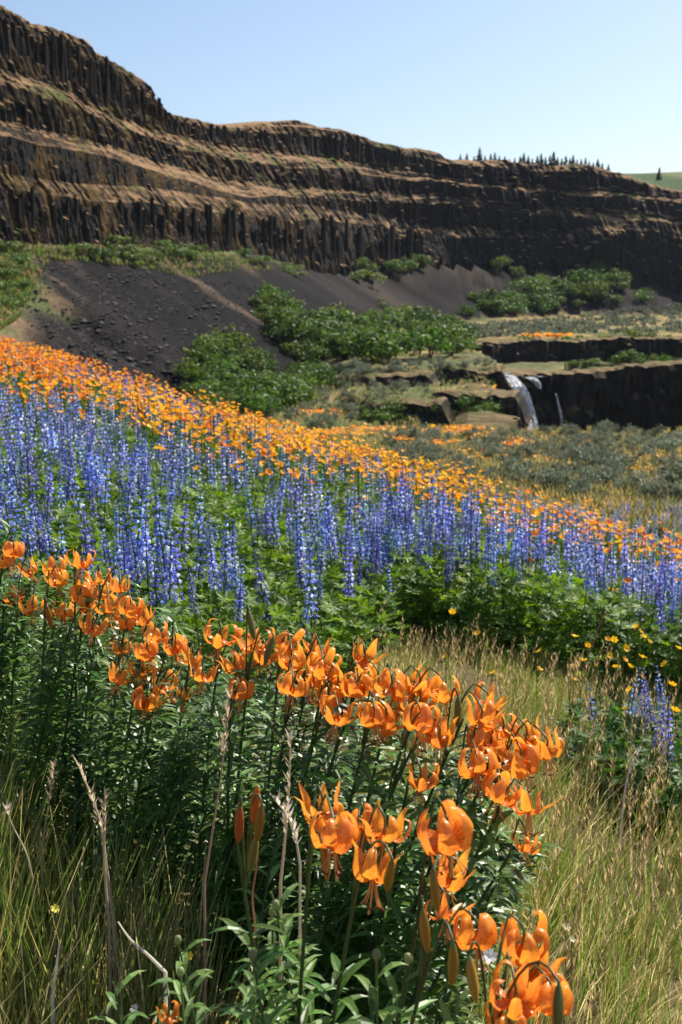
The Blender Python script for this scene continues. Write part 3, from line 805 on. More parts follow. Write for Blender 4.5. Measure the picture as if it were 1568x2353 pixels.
# conifers on the rim
def conifer(rng):
    V, F = [], []
    for k in range(150):
        h = 0.08 + 0.92 * (k / 150) ** 0.9; r = 0.24 * (1 - h) ** 0.8 + 0.015
        a = rng.random() * 6.283; rr = r * (0.6 + 0.5 * rng.random())
        d = np.array([math.cos(a), math.sin(a), 0]); t = np.array([-d[1], d[0], 0])
        base = np.array([0, 0, h + 0.02]); tip = d * rr + np.array([0, 0, h - 0.35 * rr]); wd = 0.35 * rr + 0.01
        n = len(V); V += [base, (base + tip) / 2 + t * wd, tip, (base + tip) / 2 - t * wd]; F.append([n, n + 1, n + 2, n + 3])
    V = np.array(V)
    return V, [np.array(F)], np.array([(0.018, 0.035, 0.014)] * len(V)) * (0.7 + 0.6 * np.repeat(rng.random(len(V) // 4), 4))[:, None]
CON = [make_mesh('crown', *conifer(rg), [M['bush']]) for _ in range(4)]
CTR = make_mesh('trunk', *tube([(0, 0, -0.05), (0, 0, 0.5), (0, 0, 0.97)], [0.022, 0.014, 0.004], (0.06, 0.045, 0.035)), [M['bark']])
s_, px_, py_, nx_, ny_, far_, zT_ = CL
lx_ = (px_ / py_ * FPX + 341) / D
tallest = None
pine_spots = [(1048, 18), (1062, 22), (1078, 16), (1090, 40), (1102, 20), (1115, 26), (1124, 30), (1134, 22), (1146, 22), (1156, 16), (1168, 20), (1180, 26), (1188, 34), (1198, 28), (1207, 22),
              (1218, 30), (1226, 36), (1236, 28), (1246, 34), (1254, 44), (1263, 30), (1272, 28), (1281, 36), (1290, 30), (1297, 38), (1306, 28), (1315, 30), (1325, 34), (1333, 26), (1342, 24), (1352, 34), (1362, 24), (1376, 22), (1489, 26)]
for q, (lx, hpx) in enumerate(pine_spots):
    y = np.interp((lx * D - 341) / FPX, px_ / py_, py_) + 42 + 8 * math.sin(q * 2.3)
    x = (lx * D - 341) / FPX * y
    z = EYE + y * zt(np.interp(lx, [1040, 1374, 1500], [369, 396, 407])) - 1.5
    h = hpx * D * y / FPX * 0.8 + 1.5
    lb = 'small dark conifer, %s from left in the row along the far rim' % ORD[q] if q < 28 else 'small dark conifer, %s from right along the far rim' % ORD[len(pine_spots) - 1 - q]
    if lx == 1254: lb = 'tallest dark conifer in the row on the far canyon rim'
    if lx == 1489: lb = 'lone dark conifer standing apart at the right end of the rim'
    if lx == 1090: lb = 'tall dark conifer near the left end of the rim row'
    o = empty('pine_tree', (x, y, z)); tag(o, lb, 'tree', 'conifers along the canyon rim')
    link('crown', CON[q % 4], o, (0, 0, 0), (0, 0, q), (h * 1.6, h * 1.6, h)); link('trunk', CTR, o, (0, 0, 0), (0, 0, 0), (h, h, h))
UP = []
for q in range(46):
    i, j = rg.integers(1, 14), rg.integers(22, 48)
    P = (HX[i, j], HY[i, j], HZ[i, j])
    sz = rg.uniform(6, 11)
    UP.append(place_bush('upland_tree', CROWN, TRUNK, P, sz * 0.55, sz * 0.8, '', 'tree', 'trees on the far upland', q))

tell_apart(UP, 'rounded tree, %s on the upland behind the rim')
# broken stone on the scree
def rubble():
    rr = np.random.default_rng(33)
    pts = poly_sample(rr, [(60, 600), (300, 620), (640, 660), (640, 760), (470, 860), (430, 930), (200, 840), (60, 740)], 4200)
    P, ok = hit(pts[:, 0], pts[:, 1], 60)
    P = P[ok]
    n = len(P)
    o8 = np.array([(1, 0, 0), (0, 1, 0), (-1, 0, 0), (0, -1, 0), (0.2, 0.1, 0.8), (0, 0, -0.7)], float) + rr.normal(size=(6, 3)) * 0.15
    f8 = np.array([(0, 1, 4), (1, 2, 4), (2, 3, 4), (3, 0, 4), (1, 0, 5), (2, 1, 5), (3, 2, 5), (0, 3, 5)])
    sc = 0.07 + 0.2 * rr.random(n) ** 3 + 0.5 * rr.random(n) ** 14
    V, F, C = scatter((o8, [f8], colarr(6, (0.032, 0.028, 0.028))), P, rr.random(n) * 6.28, np.stack([sc, sc * rr.uniform(0.6, 1.2, n), sc * 0.8], 1), tint=(0.4 + 1.4 * rr.random((n, 1))) * np.ones((1, 3)))
    tag(link('scree_stones', make_mesh('scree_stones', V, F, C, [M['stone']])), 'loose dark stones strewn down the scree slope', 'stones', None, 'stuff')
rubble()

# tufts of grass in the valley and on the banks, and sheets of yellow flowers
def tufts(name, poly, n, hgt, cols, label, tmin, noise=None):
    rr = np.random.default_rng(hash(name) % 1000 if False else len(name) * 7 + n)
    pts = poly_sample(rr, poly, n)
    if noise: pts = pts[fbm(pts[:, 0] / noise, pts[:, 1] / (noise * 0.35), 411) > 0.0]
    P, ok = hit(pts[:, 0], pts[:, 1], tmin); P = P[ok]; n = len(P)
    b = []
    for k in range(7):
        a = k * 0.9; e = np.array([math.cos(a), math.sin(a), 0])
        b.append(ribbon([e * 0.05, e * 0.2 + np.array([0, 0, 0.6]), e * 0.5 + np.array([0, 0, 1.0])], [0.06, 0.05, 0.005], np.cross(e, (0, 0, 1)), (1, 1, 1)))
    tpl = join(b)
    c = np.array(cols)[rr.integers(0, len(cols), n)]
    sc = hgt * rr.uniform(0.6, 1.3, n)
    V, F, C = scatter(tpl, P, rr.random(n) * 6.28, sc, tint=c)
    tag(link(name, make_mesh(name, V, F, C, [M['grass']])), label, 'grass', None, 'stuff')
tufts('valley_grass', [(700, 1000), (1568, 985), (1568, 1250), (1250, 1205), (800, 1040)], 3000, 0.38, [(0.38, 0.28, 0.12), (0.32, 0.25, 0.11), (0.17, 0.18, 0.07), (0.14, 0.15, 0.06)], 'straw coloured bunch grass between the sagebrush', 16)
tufts('bench_grass', [(560, 960), (640, 900), (760, 870), (900, 845), (1160, 848), (1190, 990), (840, 1000), (700, 1000)], 1900, 0.4, [(0.16, 0.19, 0.07), (0.2, 0.22, 0.1), (0.36, 0.27, 0.13), (0.12, 0.16, 0.06)], 'green and tan bunch grass on the benches by the waterfall', 60)
tufts('bank_grass', [(0, 548), (120, 568), (480, 572), (690, 632), (560, 622), (440, 640), (300, 615), (120, 600), (40, 740), (0, 760)], 1500, 0.6, [(0.12, 0.165, 0.04), (0.16, 0.21, 0.05), (0.28, 0.2, 0.11), (0.10, 0.14, 0.035), (0.08, 0.11, 0.03)], 'mixed green and tan grass on the bank under the cliff', 60)

def flower_sheet():
    rr = np.random.default_rng(55)
    spots = []
    for cx, cy, w, h, n in [(735, 955, 45, 6, 90), (740, 1005, 90, 6, 120), (835, 1055, 45, 9, 130), (920, 1020, 30, 7, 80), (1010, 1030, 40, 5, 70), (1060, 998, 80, 10, 170), (1090, 1008, 40, 6, 80),
                            (1180, 1028, 35, 10, 90), (850, 995, 60, 5, 60), (1170, 900, 60, 4, 40), (850, 1000, 120, 20, 60), (1260, 775, 60, 4, 60), (1350, 1060, 200, 40, 60), (1450, 1090, 120, 40, 60), (1130, 1060, 150, 20, 50)]:
        spots.append(np.stack([cx + rr.normal(size=n) * w * 0.5, cy + rr.normal(size=n) * h * 0.5], 1))
    pts = np.concatenate(spots)
    P, ok = hit(pts[:, 0], pts[:, 1], 18); P = P[ok]; n = len(P)
    P[:, 2] += 0.3
    th = np.arange(6) / 6 * 6.283
    V0 = np.concatenate([[(0, 0, 0)], np.stack([np.cos(th), np.sin(th), 0.35 + 0 * th], 1)])
    F0 = np.array([(0, i + 1, (i + 1) % 6 + 1) for i in range(6)])
    sc = 0.0026 * P[:, 1] * rr.uniform(0.5, 1.0, n)
    c = np.array([(0.85, 0.42, 0.02), (0.9, 0.5, 0.03), (0.8, 0.3, 0.02)])[rr.integers(0, 3, n)]
    V, F, C = scatter((V0, [F0], colarr(7, (1, 1, 1))), P, rr.random(n) * 6.28, sc, rr.uniform(0, 0.7, n), rr.random(n) * 6.28, tint=c)
    tag(link('distant_yellow_flowers', make_mesh('distant_yellow_flowers', V, F, C, [M['poppy']])), 'patches of yellow flowers among the sagebrush of the valley', 'flowers', None, 'stuff')
flower_sheet()

# ------------------------------------------------------------------ waterfall
def water_mat():
    m, N, L = new_mat('falling_water')
    tc = N.new('ShaderNodeTexCoord'); mp = N.new('ShaderNodeMapping'); mp.inputs['Scale'].default_value = (5, 5, 0.6)
    L.new(tc.outputs['Object'], mp.inputs[0])
    n = N.new('ShaderNodeTexNoise'); n.inputs['Scale'].default_value = 1.0; n.inputs['Detail'].default_value = 5; L.new(mp.outputs[0], n.inputs['Vector'])
    r = N.new('ShaderNodeValToRGB'); r.color_ramp.elements[0].position = 0.34; r.color_ramp.elements[1].position = 0.62
    r.color_ramp.elements[0].color = (0.45, 0.5, 0.56, 1); r.color_ramp.elements[1].color = (0.85, 0.88, 0.92, 1)
    L.new(n.outputs['Fac'], r.inputs[0])
    p = N.new('ShaderNodeBsdfPrincipled'); p.inputs['Roughness'].default_value = 0.35
    tr = N.new('ShaderNodeBsdfTranslucent'); L.new(r.outputs[0], tr.inputs['Color'])
    L.new(r.outputs[0], p.inputs['Base Color'])
    mx = N.new('ShaderNodeMixShader'); mx.inputs[0].default_value = 0.45
    L.new(p.outputs[0], mx.inputs[1]); L.new(tr.outputs[0], mx.inputs[2])
    o = N.new('ShaderNodeOutputMaterial'); L.new(mx.outputs[0], o.inputs['Surface'])
    return m
M['water'] = water_mat()

def stream(pts, wid, seed, bow=0.3):
    pts = np.array(pts, float); pts = catmull(pts, 6); n = len(pts)
    wid = np.interp(np.linspace(0, 1, n), np.linspace(0, 1, len(wid)), wid)
    k = 13; a = np.linspace(-1, 1, k)
    rr = np.random.default_rng(seed)
    strand = rr.normal(size=k) * 0.16
    V = np.zeros((n, k, 3))
    for i in range(n):
        V[i, :, 0] = pts[i, 0] + a * wid[i] * 0.5 + rr.normal(size=k) * 0.02
        V[i, :, 1] = pts[i, 1] - bow * (1 - a ** 2) + strand + rr.normal(size=k) * 0.05
        V[i, :, 2] = pts[i, 2] + rr.normal(size=k) * 0.03
    i = np.arange(n - 1)[:, None] * k; j = np.arange(k - 1)[None]
    F = np.stack([i + j, i + j + 1, i + k + j + 1, i + k + j], -1).reshape(-1, 4)
    return make_mesh('stream', V.reshape(-1, 3), [F], None, [M['water']], True)

wf = tag(empty('waterfall', (20.5, 131, -16.5)), 'white waterfall pouring over a dark rock lip into the gorge', 'waterfall')
def wpart(nm, pts, wid, seed):
    o = link(nm, stream(pts, wid, seed), wf); o.location = (-20.5, -131, 16.5); return o
def W3(*a): return [tuple(at(x, y, t)) for x, y, t in a]
wpart('upper_cascade', W3((1160, 856, 133.5), (1168, 864, 131), (1178, 878, 129), (1188, 892, 128)), [1.0, 1.6, 2.0, 2.1], 1)
wpart('main_fall', W3((1186, 888, 127.4), (1194, 905, 127.0), (1203, 925, 126.69999999999999), (1210, 950, 126.4), (1215, 975, 126.4), (1218, 1010, 126.4)), [2.0, 2.2, 1.9, 2.0, 2.1, 2.3], 2)
wpart('side_cascade', W3((1212, 866, 133.6), (1226, 872, 132), (1236, 882, 131.5), (1240, 893, 131.3)), [1.4, 1.1, 0.7, 0.4], 3)
wpart('thin_fall', W3((1278, 905, 132.2), (1284, 930, 131.9), (1290, 955, 131.8), (1292, 985, 131.6)), [0.12, 0.2, 0.35, 0.4], 4)
wpart('river', W3((1120, 851, 141), (1160, 853, 137), (1200, 857, 135.5), (1230, 866, 133.8)), [2.5, 4.0, 4.5, 3.0], 5)
#@@PLANTS_NEAR
# ------------------------------------------------------------------ lupines
def floret(lo=False):
    if lo:
        V = np.array([(0, 0, -0.2), (0.75, -0.6, 0.1), (0.75, 0.6, 0.1), (0.55, 0, 0.75)], float)
        F = np.array([(0, 1, 3), (0, 3, 2), (1, 2, 3)])
    else:
        V = np.array([(0, 0, 0), (0.55, -0.5, 0.35), (0.55, 0.5, 0.35), (0.45, 0, 0.95), (1.15, 0, 0.05), (0.6, -0.32, -0.3), (0.6, 0.32, -0.3)], float)
        F = np.array([(0, 1, 3), (0, 3, 2), (1, 4, 3), (3, 4, 2), (0, 5, 4), (0, 4, 6), (5, 6, 4)])
    return V, F

BLUES = [(0.12, 0.19, 0.62), (0.17, 0.26, 0.72), (0.08, 0.11, 0.46), (0.35, 0.45, 0.88), (0.72, 0.78, 0.97), (0.20, 0.18, 0.58)]
BPROB = [0.22, 0.22, 0.10, 0.21, 0.17, 0.08]
def spike_tpl(rng, L=0.24, whorls=15, per=6, lo=False, size=0.0135):
    V0, F0 = floret(lo)
    parts = []
    for k in range(whorls):
        t = k / (whorls - 1); z = L * t
        r = 0.012 * (1 - t) ** 0.6 + 0.003; sz = size * (1 - 0.55 * t ** 1.6) * rng.uniform(0.85, 1.15)
        n = per if t < 0.8 else max(per - 2, 3)
        for q in range(n):
            if rng.random() < 0.06: continue
            a = (q + 0.5 * (k % 2) + rng.uniform(-0.2, 0.2)) / n * 6.283
            c, s = math.cos(a), math.sin(a)
            P = V0 * sz * rng.uniform(0.85, 1.2)
            el = 0.15 + 0.9 * t
            X = P[:, 0] * math.cos(el) - P[:, 2] * math.sin(el); Z = P[:, 0] * math.sin(el) + P[:, 2] * math.cos(el)
            X = X + r
            W = np.stack([X * c - P[:, 1] * s, X * s + P[:, 1] * c, Z + z + rng.uniform(-0.004, 0.004)], 1)
            col = np.array(BLUES[rng.choice(6, p=BPROB)])
            if t < 0.25 and rng.random() < 0.5: col = col * 0.45 + np.array([0.42, 0.40, 0.42]) * 0.55
            if t > 0.85: col = col * 0.7 + np.array([0.08, 0.13, 0.12]) * 0.3
            C = colarr(len(V0), col)
            parts.append((W, [F0], C))
    parts.append(tube([(0, 0, -0.03), (0, 0, L * 0.5), (0, 0, L * 1.02)], [0.0032, 0.0028, 0.0015], (0.10, 0.13, 0.12), 4))
    return join(parts)

def palmate(rng, n=8, ln=0.036, wd=0.0075, col=(0.07, 0.16, 0.025)):
    parts = []
    for q in range(n):
        a = (q + 0.3 * rng.random()) / n * 6.283; l = ln * rng.uniform(0.8, 1.15)
        e = np.array([math.cos(a), math.sin(a), 0]); s = np.array([-e[1], e[0], 0])
        up = rng.uniform(0.15, 0.5)
        V = np.array([e * 0.002, e * l * 0.55 - s * wd + (0, 0, l * up * 0.6), e * l + (0, 0, l * up * 0.75), e * l * 0.55 + s * wd + (0, 0, l * up * 0.6)])
        V[0, 2] += 0
        parts.append((V, [np.array([(0, 1, 2, 3)])], colarr(4, np.array(col) * rng.uniform(0.75, 1.3))))
    return join(parts)

def lup_leaves(rng, n, h0, h1, spread):
    parts = []
    for q in range(n):
        tp = palmate(rng, 8, rng.uniform(0.028, 0.042), 0.0075, [(0.11, 0.19, 0.02), (0.16, 0.25, 0.025), (0.07, 0.14, 0.02)][q % 3])
        a = rng.random() * 6.283; r = spread * math.sqrt(rng.random()); z = rng.uniform(h0, h1)
        parts.append(scatter(tp, np.array([(r * math.cos(a), r * math.sin(a), z)]), np.array([rng.random() * 6.28]), np.array([1.0]), np.array([rng.uniform(0, 0.9)]), np.array([a])))
    return join(parts)

rl = np.random.default_rng(77)
SPIKE = [make_mesh('flower_spike', *spike_tpl(rl, rl.uniform(0.2, 0.28), 12, 5), [M['floret']]) for _ in range(6)]
LSTEM = make_mesh('stem', *tube([(0, 0, -0.03), (0.006, 0.004, 0.3), (0, 0, 0.66), (0, 0, 0.97)], [0.0045, 0.004, 0.003, 0.0012], (0.09, 0.14, 0.05)), [M['leaf']])
LLEAF = [make_mesh('leaves', *lup_leaves(rl, 16, 0.05, 0.62, 0.13), [M['leaf']]) for _ in range(6)]
SPIKE_H = 0.72      # spike foot on a one metre stem

def lupine(P, h, label, group, k, sp=1.0, leaves=True):
    o = empty('lupine', tuple(P), rl.random() * 6.28); tag(o, label, 'lupine', group)
    lean = (rl.normal() * 0.10, rl.normal() * 0.10, 0)
    link('stem', LSTEM, o, (0, 0, 0), lean, (1.0, 1.0, h))
    v = np.array([math.sin(lean[1]), -math.sin(lean[0]), 1.0]) * h
    link('flower_spike', SPIKE[k % 6], o, tuple(v * 0.68), lean, (sp, sp, sp * rl.uniform(0.9, 1.2)))
    if leaves:
        lf = link('leaves', LLEAF[(k * 5 + 1) % 6], o, (0, 0, 0), (0, 0, rl.random() * 6), (1, 1, h)); lf['kind'] = 'stuff'
    return o

def lup_near(x):
    return np.interp(x, [-3, -0.6, -0.1, 0.45, 1.2, 3], [3.7, 4.1, 5.0, 6.7, 7.0, 7.0])
def orange_lo(x, y):
    return np.interp(x / y, [-0.35, -0.3, -0.185, -0.032, 0.083, 0.197, 0.3], [12.8, 12.4, 10.8, 8.3, 7.9, 9.0, 10.0])
def skyline(x):
    return 15 + 1.3 * np.clip(-x, 0, 14)

def hill_pts(rng, n, y0, y1, span=0.4):
    y = np.sqrt(rng.uniform(y0 ** 2, y1 ** 2, n)); x = rng.uniform(-span, span, n) * y
    return x, y

x, y = hill_pts(rl, 5000, 3.6, 30)
k = (y > lup_near(x)) & (y < skyline(x) + np.where(x > 1, 14, 6))
x, y = x[k], y[k]
ol = orange_lo(x, y)
dens = np.where(y < ol, 1.0, 0.75) * sstep(-0.12, 0.08, fbm(x / 0.8, y / 1.1, 501) + 0.04)
dens = dens * np.where(y < 9.5, 1.0, 0.85)
k = rl.random(len(x)) < dens
x, y = x[k], y[k]
# a denser near stand
x2, y2 = hill_pts(rl, 1150, 3.7, 10.5)
k = (y2 > lup_near(x2)) & (fbm(x2 / 0.6, y2 / 0.8, 503) > 0.0) & (y2 < orange_lo(x2, y2))
x, y = np.concatenate([x, x2[k]]), np.concatenate([y, y2[k]])
x2, y2 = hill_pts(rl, 700, 4.6, 9.6)
k = (y2 > lup_near(x2) + 0.1) & (x2 / y2 > -0.1) & (fbm(x2 / 0.6, y2 / 0.7, 505) > -0.06) & (y2 < orange_lo(x2, y2) + 0.4)
x, y = np.concatenate([x, x2[k]]), np.concatenate([y, y2[k]])
x2, y2 = hill_pts(rl, 1500, 6.8, 10.0)
k = (y2 > lup_near(x2) + 0.25) & (x2 / y2 > 0.03) & (fbm(x2 / 0.5, y2 / 0.6, 507) > -0.06) & (y2 < orange_lo(x2, y2) - 0.3)
x, y = np.concatenate([x, x2[k]]), np.concatenate([y, y2[k]])
order = np.argsort(y + 0 * x); x, y = x[order], y[order]
z = ground(x, y)
NIND = 300
inside = np.abs(x / y) < 0.325
idx = np.where(inside)[0][:NIND]
rest = np.setdiff1d(np.arange(len(x)), idx)
hh = rl.uniform(0.48, 0.86, len(x)) * np.where((x > 0.3) & (y > 6.5) & (y < 8.4), 1.36, 1.0)
LP = []
for q, i in enumerate(idx):
    LP.append(lupine((x[i], y[i], z[i]), hh[i], '', 'lupines on the flower slope', int(rl.integers(0, 60)), rl.uniform(0.8, 1.35)))
tell_apart(LP, 'blue lupine spike, %s on the slope behind the lilies', 20)

def lupine_stuff():
    parts = []
    for v in range(5):
        sel = rest[v::5]; n = len(sel)
        sp = spike_tpl(rl, 0.24, 9, 4, True, 0.018)
        st = tube([(0, 0, -0.45), (0, 0, 0.23)], [0.004, 0.002], (0.08, 0.13, 0.05), 3)
        tp = join([sp, st])
        P = np.stack([x[sel], y[sel], z[sel] + hh[sel] * 0.66], 1)
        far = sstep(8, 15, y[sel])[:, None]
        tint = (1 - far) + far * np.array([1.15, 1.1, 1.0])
        parts.append(scatter(tp, P, rl.random(n) * 6.28, rl.uniform(0.9, 1.25, n), np.abs(rl.normal(size=n)) * 0.07, rl.random(n) * 6.28, tint=tint * rl.uniform(0.75, 1.15, (n, 1)) * np.stack([rl.uniform(0.85, 1.3, n), rl.uniform(0.85, 1.15, n), rl.uniform(0.85, 1.05, n)], 1)))
    V, F, C = join(parts)
    tag(link('lupine_field', make_mesh('lupine_field', V, F, C, [M['floret']])), 'countless small lupine spikes further up the slope', 'lupines', None, 'stuff')
lupine_stuff()

def lupine_foliage():
    parts = []
    tpl = [palmate(rl, 7, 0.045, 0.010, c) for c in [(0.11, 0.19, 0.02), (0.16, 0.25, 0.025), (0.07, 0.14, 0.02), (0.12, 0.20, 0.035)]]
    for v in range(4):
        xx, yy = hill_pts(rl, 4300, 3.6, 25)
        m = (yy > lup_near(xx) - 0.15) & (yy < skyline(xx) + np.where(xx > 1, 12, 5))
        xx, yy = xx[m], yy[m]
        x3, y3 = hill_pts(rl, 3300, 3.6, 9)
        m = (y3 > lup_near(x3) - 0.1)
        xx, yy = np.concatenate([xx, x3[m]]), np.concatenate([yy, y3[m]])
        n = len(xx)
        P = np.stack([xx, yy, ground(xx, yy) + rl.uniform(0.05, 0.50, n) * np.where(yy < 10, 1, 0.85) * np.where((xx > 0.3) & (yy > 6.4) & (yy < 9.5), 1.2, 1.0)], 1)
        sc = rl.uniform(0.8, 1.3, n) * np.interp(yy, [4, 10, 25], [0.9, 1.5, 2.6])
        parts.append(scatter(tpl[v], P, rl.random(n) * 6.28, sc, rl.uniform(0, 1.0, n), rl.random(n) * 6.28, tint=rl.uniform(0.7, 1.25, (n, 1)) * np.ones((1, 3))))
    V, F, C = join(parts)
    tag(link('lupine_foliage', make_mesh('lupine_foliage', V, F, C, [M['leaf']])), 'thick green lupine leaves covering the slope', 'foliage', None, 'stuff')
lupine_foliage()

# the few lupines at the right edge of the clearing
for q, (sx, sy, t, lb) in enumerate([(1375, 1657, 5.2, 'short blue lupine at the left of the small group by the right edge'),
        (1424, 1622, 5.3, 'pale tipped blue lupine second from the left in the right edge group'), (1456, 1627, 5.2, 'blue lupine third from the left in the right edge group'),
        (1494, 1607, 5.1, 'tall blue lupine in the middle of the right edge group'), (1501, 1657, 4.9, 'full dark blue lupine in front in the right edge group'),
        (1531, 1627, 5.1, 'blue lupine with white tip right of centre in the right edge group'), (1547, 1692, 4.8, 'low blue lupine at the bottom of the right edge group'),
        (1562, 1595, 5.3, 'tall blue lupine cut by the right picture edge')]):
    P = at(sx, sy, t)
    g = float(ground(P[0:1], P[1:2])[0])
    h = (P[2] - 0.11 - g) / 0.68
    lupine((P[0], P[1], g), h, lb, 'lupines at the right edge', q, 0.95)
def right_foliage():
    n = 900
    a, r = rl.random(n) * 6.28, np.sqrt(rl.random(n)) * 0.75
    c = at(1530, 1760, 5.2)
    xx = c[0] + 0.12 + r * np.cos(a) * 0.8; yy = c[1] + r * np.sin(a)
    P = np.stack([xx, yy, ground(xx, yy) + rl.uniform(0.03, 0.42, n) * (1 - 0.4 * r)], 1)
    V, F, C = scatter(palmate(rl, 7, 0.045, 0.010), P, rl.random(n) * 6.28, rl.uniform(0.8, 1.2, n), rl.uniform(0, 1, n), rl.random(n) * 6.28, tint=rl.uniform(0.6, 1.2, (n, 1)) * np.ones((1, 3)))
    tag(link('leafy_clump', make_mesh('leafy_clump', V, F, C, [M['leaf']])), 'green leafy clump under the lupines at the right edge', 'foliage', None, 'stuff')
right_foliage()

# ------------------------------------------------------------------ orange and yellow flowers on the upper slope
def cup_tpl(np_=5, r=0.031, lift=0.6):
    V = [(0, 0, 0)]; F = []
    for q in range(np_):
        a = q / np_ * 6.283; da = 6.283 / np_ * 0.52
        n = len(V)
        V += [(r * 0.6 * math.cos(a - da), r * 0.6 * math.sin(a - da), r * lift * 0.5), (r * 1.0 * math.cos(a - da * 0.5), r * math.sin(a - da * 0.5), r * lift),
              (r * 1.0 * math.cos(a + da * 0.5), r * math.sin(a + da * 0.5), r * lift), (r * 0.6 * math.cos(a + da), r * 0.6 * math.sin(a + da), r * lift * 0.5)]
        F += [(0, n, n + 1), (0, n + 1, n + 2), (0, n + 2, n + 3)]
    return np.array(V, float), [np.array(F)], colarr(len(V), (1, 1, 1))
CUP = cup_tpl()
OR = [(0.95, 0.31, 0.02), (0.95, 0.38, 0.03), (0.92, 0.24, 0.03)]; YL = [(0.95, 0.45, 0.015), (0.95, 0.40, 0.02), (0.93, 0.52, 0.03)]
ro = np.random.default_rng(99)
def or_mesh(c):
    V, F, _ = CUP
    C = colarr(len(V), c); C[0] *= (0.8, 0.6, 0.6)
    return make_mesh('blossom', V, F, C, [M['poppy']])
ORM = [or_mesh(c) for c in OR]; YLM = [or_mesh(c) for c in YL]
PSTEM = make_mesh('stem', *tube([(0, 0, -0.03), (0.01, 0, 0.5), (0, 0, 1)], [0.003, 0.0025, 0.002], (0.10, 0.16, 0.05), 4), [M['leaf']])
PLV = []
for _ in range(3):
    pr = []
    for q in range(6):
        a = q * 1.05 + ro.random(); e = np.array([math.cos(a), math.sin(a), 0]); l = ro.uniform(0.06, 0.12)
        pr.append(ribbon([e * 0.004 + (0, 0, 0.1 + q * 0.08), e * l * 0.5 + (0, 0, 0.16 + q * 0.08), e * l + (0, 0, 0.14 + q * 0.08)], [0.004, 0.011, 0.001], np.cross(e, (0, 0, 1)), (0.08, 0.15, 0.04)))
    PLV.append(make_mesh('leaves', *join(pr), [M['leaf']]))

xo, yo = hill_pts(ro, 13500, 7.4, 27, 0.42)
lo = orange_lo(xo, yo)
sk = skyline(xo)
cl = fbm(xo / 0.9, yo / 1.3, 601) + 0.5 * fbm(xo / 0.3, yo / 0.4, 603)
d = sstep(-0.02, 0.14, cl + 0.06) * sstep(lo - 2.4, lo + 1.2, yo) * (yo < sk + 2.5)
d = d * np.where((xo / yo > 0.12) & (yo > 13), 0.5, 1.0)
k = ro.random(len(xo)) < d * 0.8
xo, yo = xo[k], yo[k]
# strays lower down among the lupines at the left
xs_, ys_ = hill_pts(ro, 60, 8.5, 12, 0.3); kk = xs_ < -1; xo, yo = np.concatenate([xo, xs_[kk]]), np.concatenate([yo, ys_[kk]])
# each plant carries a small spray of blossoms: keep the near ones single
order = np.argsort(yo); xo, yo = xo[order], yo[order]
zo = ground(xo, yo)
ho = ro.uniform(0.58, 0.88, len(xo))
yel = sstep(-0.35, -0.12, fbm(xo / 1.4, yo / 1.4, 611) - np.abs(xo / yo - 0.04) * 1.35 + 0.08)
isy = ro.random(len(xo)) < yel * 0.9
inside = np.abs(xo / yo) < 0.32
idx = np.where(inside)[0][:300]; rest_o = np.setdiff1d(np.arange(len(xo)), idx)
OW = [[], []]
for i in idx:
    o = empty('orange_wildflower', (xo[i], yo[i], zo[i]), ro.random() * 6.28)
    OW[int(isy[i])].append(tag(o, '', 'wildflower', 'orange flowers along the top of the slope'))
    link('stem', PSTEM, o, (0, 0, 0), (0, 0, 0), (1, 1, ho[i]))
    link('blossom', (YLM if isy[i] else ORM)[int(ro.integers(0, 3))], o, (0, 0, ho[i]), (ro.normal() * 0.5, ro.normal() * 0.5, ro.random() * 6), (ro.uniform(0.9, 1.3),) * 3)
    link('leaves', PLV[int(ro.integers(0, 3))], o, (0, 0, 0), (0, 0, ro.random() * 6), (1, 1, 1))['kind'] = 'stuff'

tell_apart(OW[0], 'red orange blossom, %s of the flower band', 15)
tell_apart(OW[1], 'yellow orange blossom, %s of the flower band', 15)

def orange_stuff():
    parts = []
    st = tube([(0, 0, -0.5), (0, 0, 0)], [0.003, 0.003], (0.1, 0.16, 0.05), 3)
    for rep in range(2):
        sel = rest_o; n = len(sel)
        P = np.stack([xo[sel] + (ro.normal(size=n) * 0.06 if rep else 0), yo[sel] + (ro.normal(size=n) * 0.06 if rep else 0), zo[sel] + ho[sel] * (1 if not rep else 0.88)], 1)
        c = np.where(isy[sel][:, None], np.array(YL)[ro.integers(0, 3, n)], np.array(OR)[ro.integers(0, 3, n)])
        parts.append(scatter(CUP, P, ro.random(n) * 6.28, ro.uniform(0.9, 1.35, n), np.abs(ro.normal(size=n)) * 0.6, ro.random(n) * 6.28, tint=c))
        if not rep: parts.append(scatter(st, P, ro.random(n) * 6.28, np.ones(n)))
    V, F, C = join(parts)
    tag(link('orange_flower_field', make_mesh('orange_flower_field', V, F, C, [M['poppy']])), 'countless orange and yellow blossoms along the crest of the slope', 'flowers', None, 'stuff')
orange_stuff()

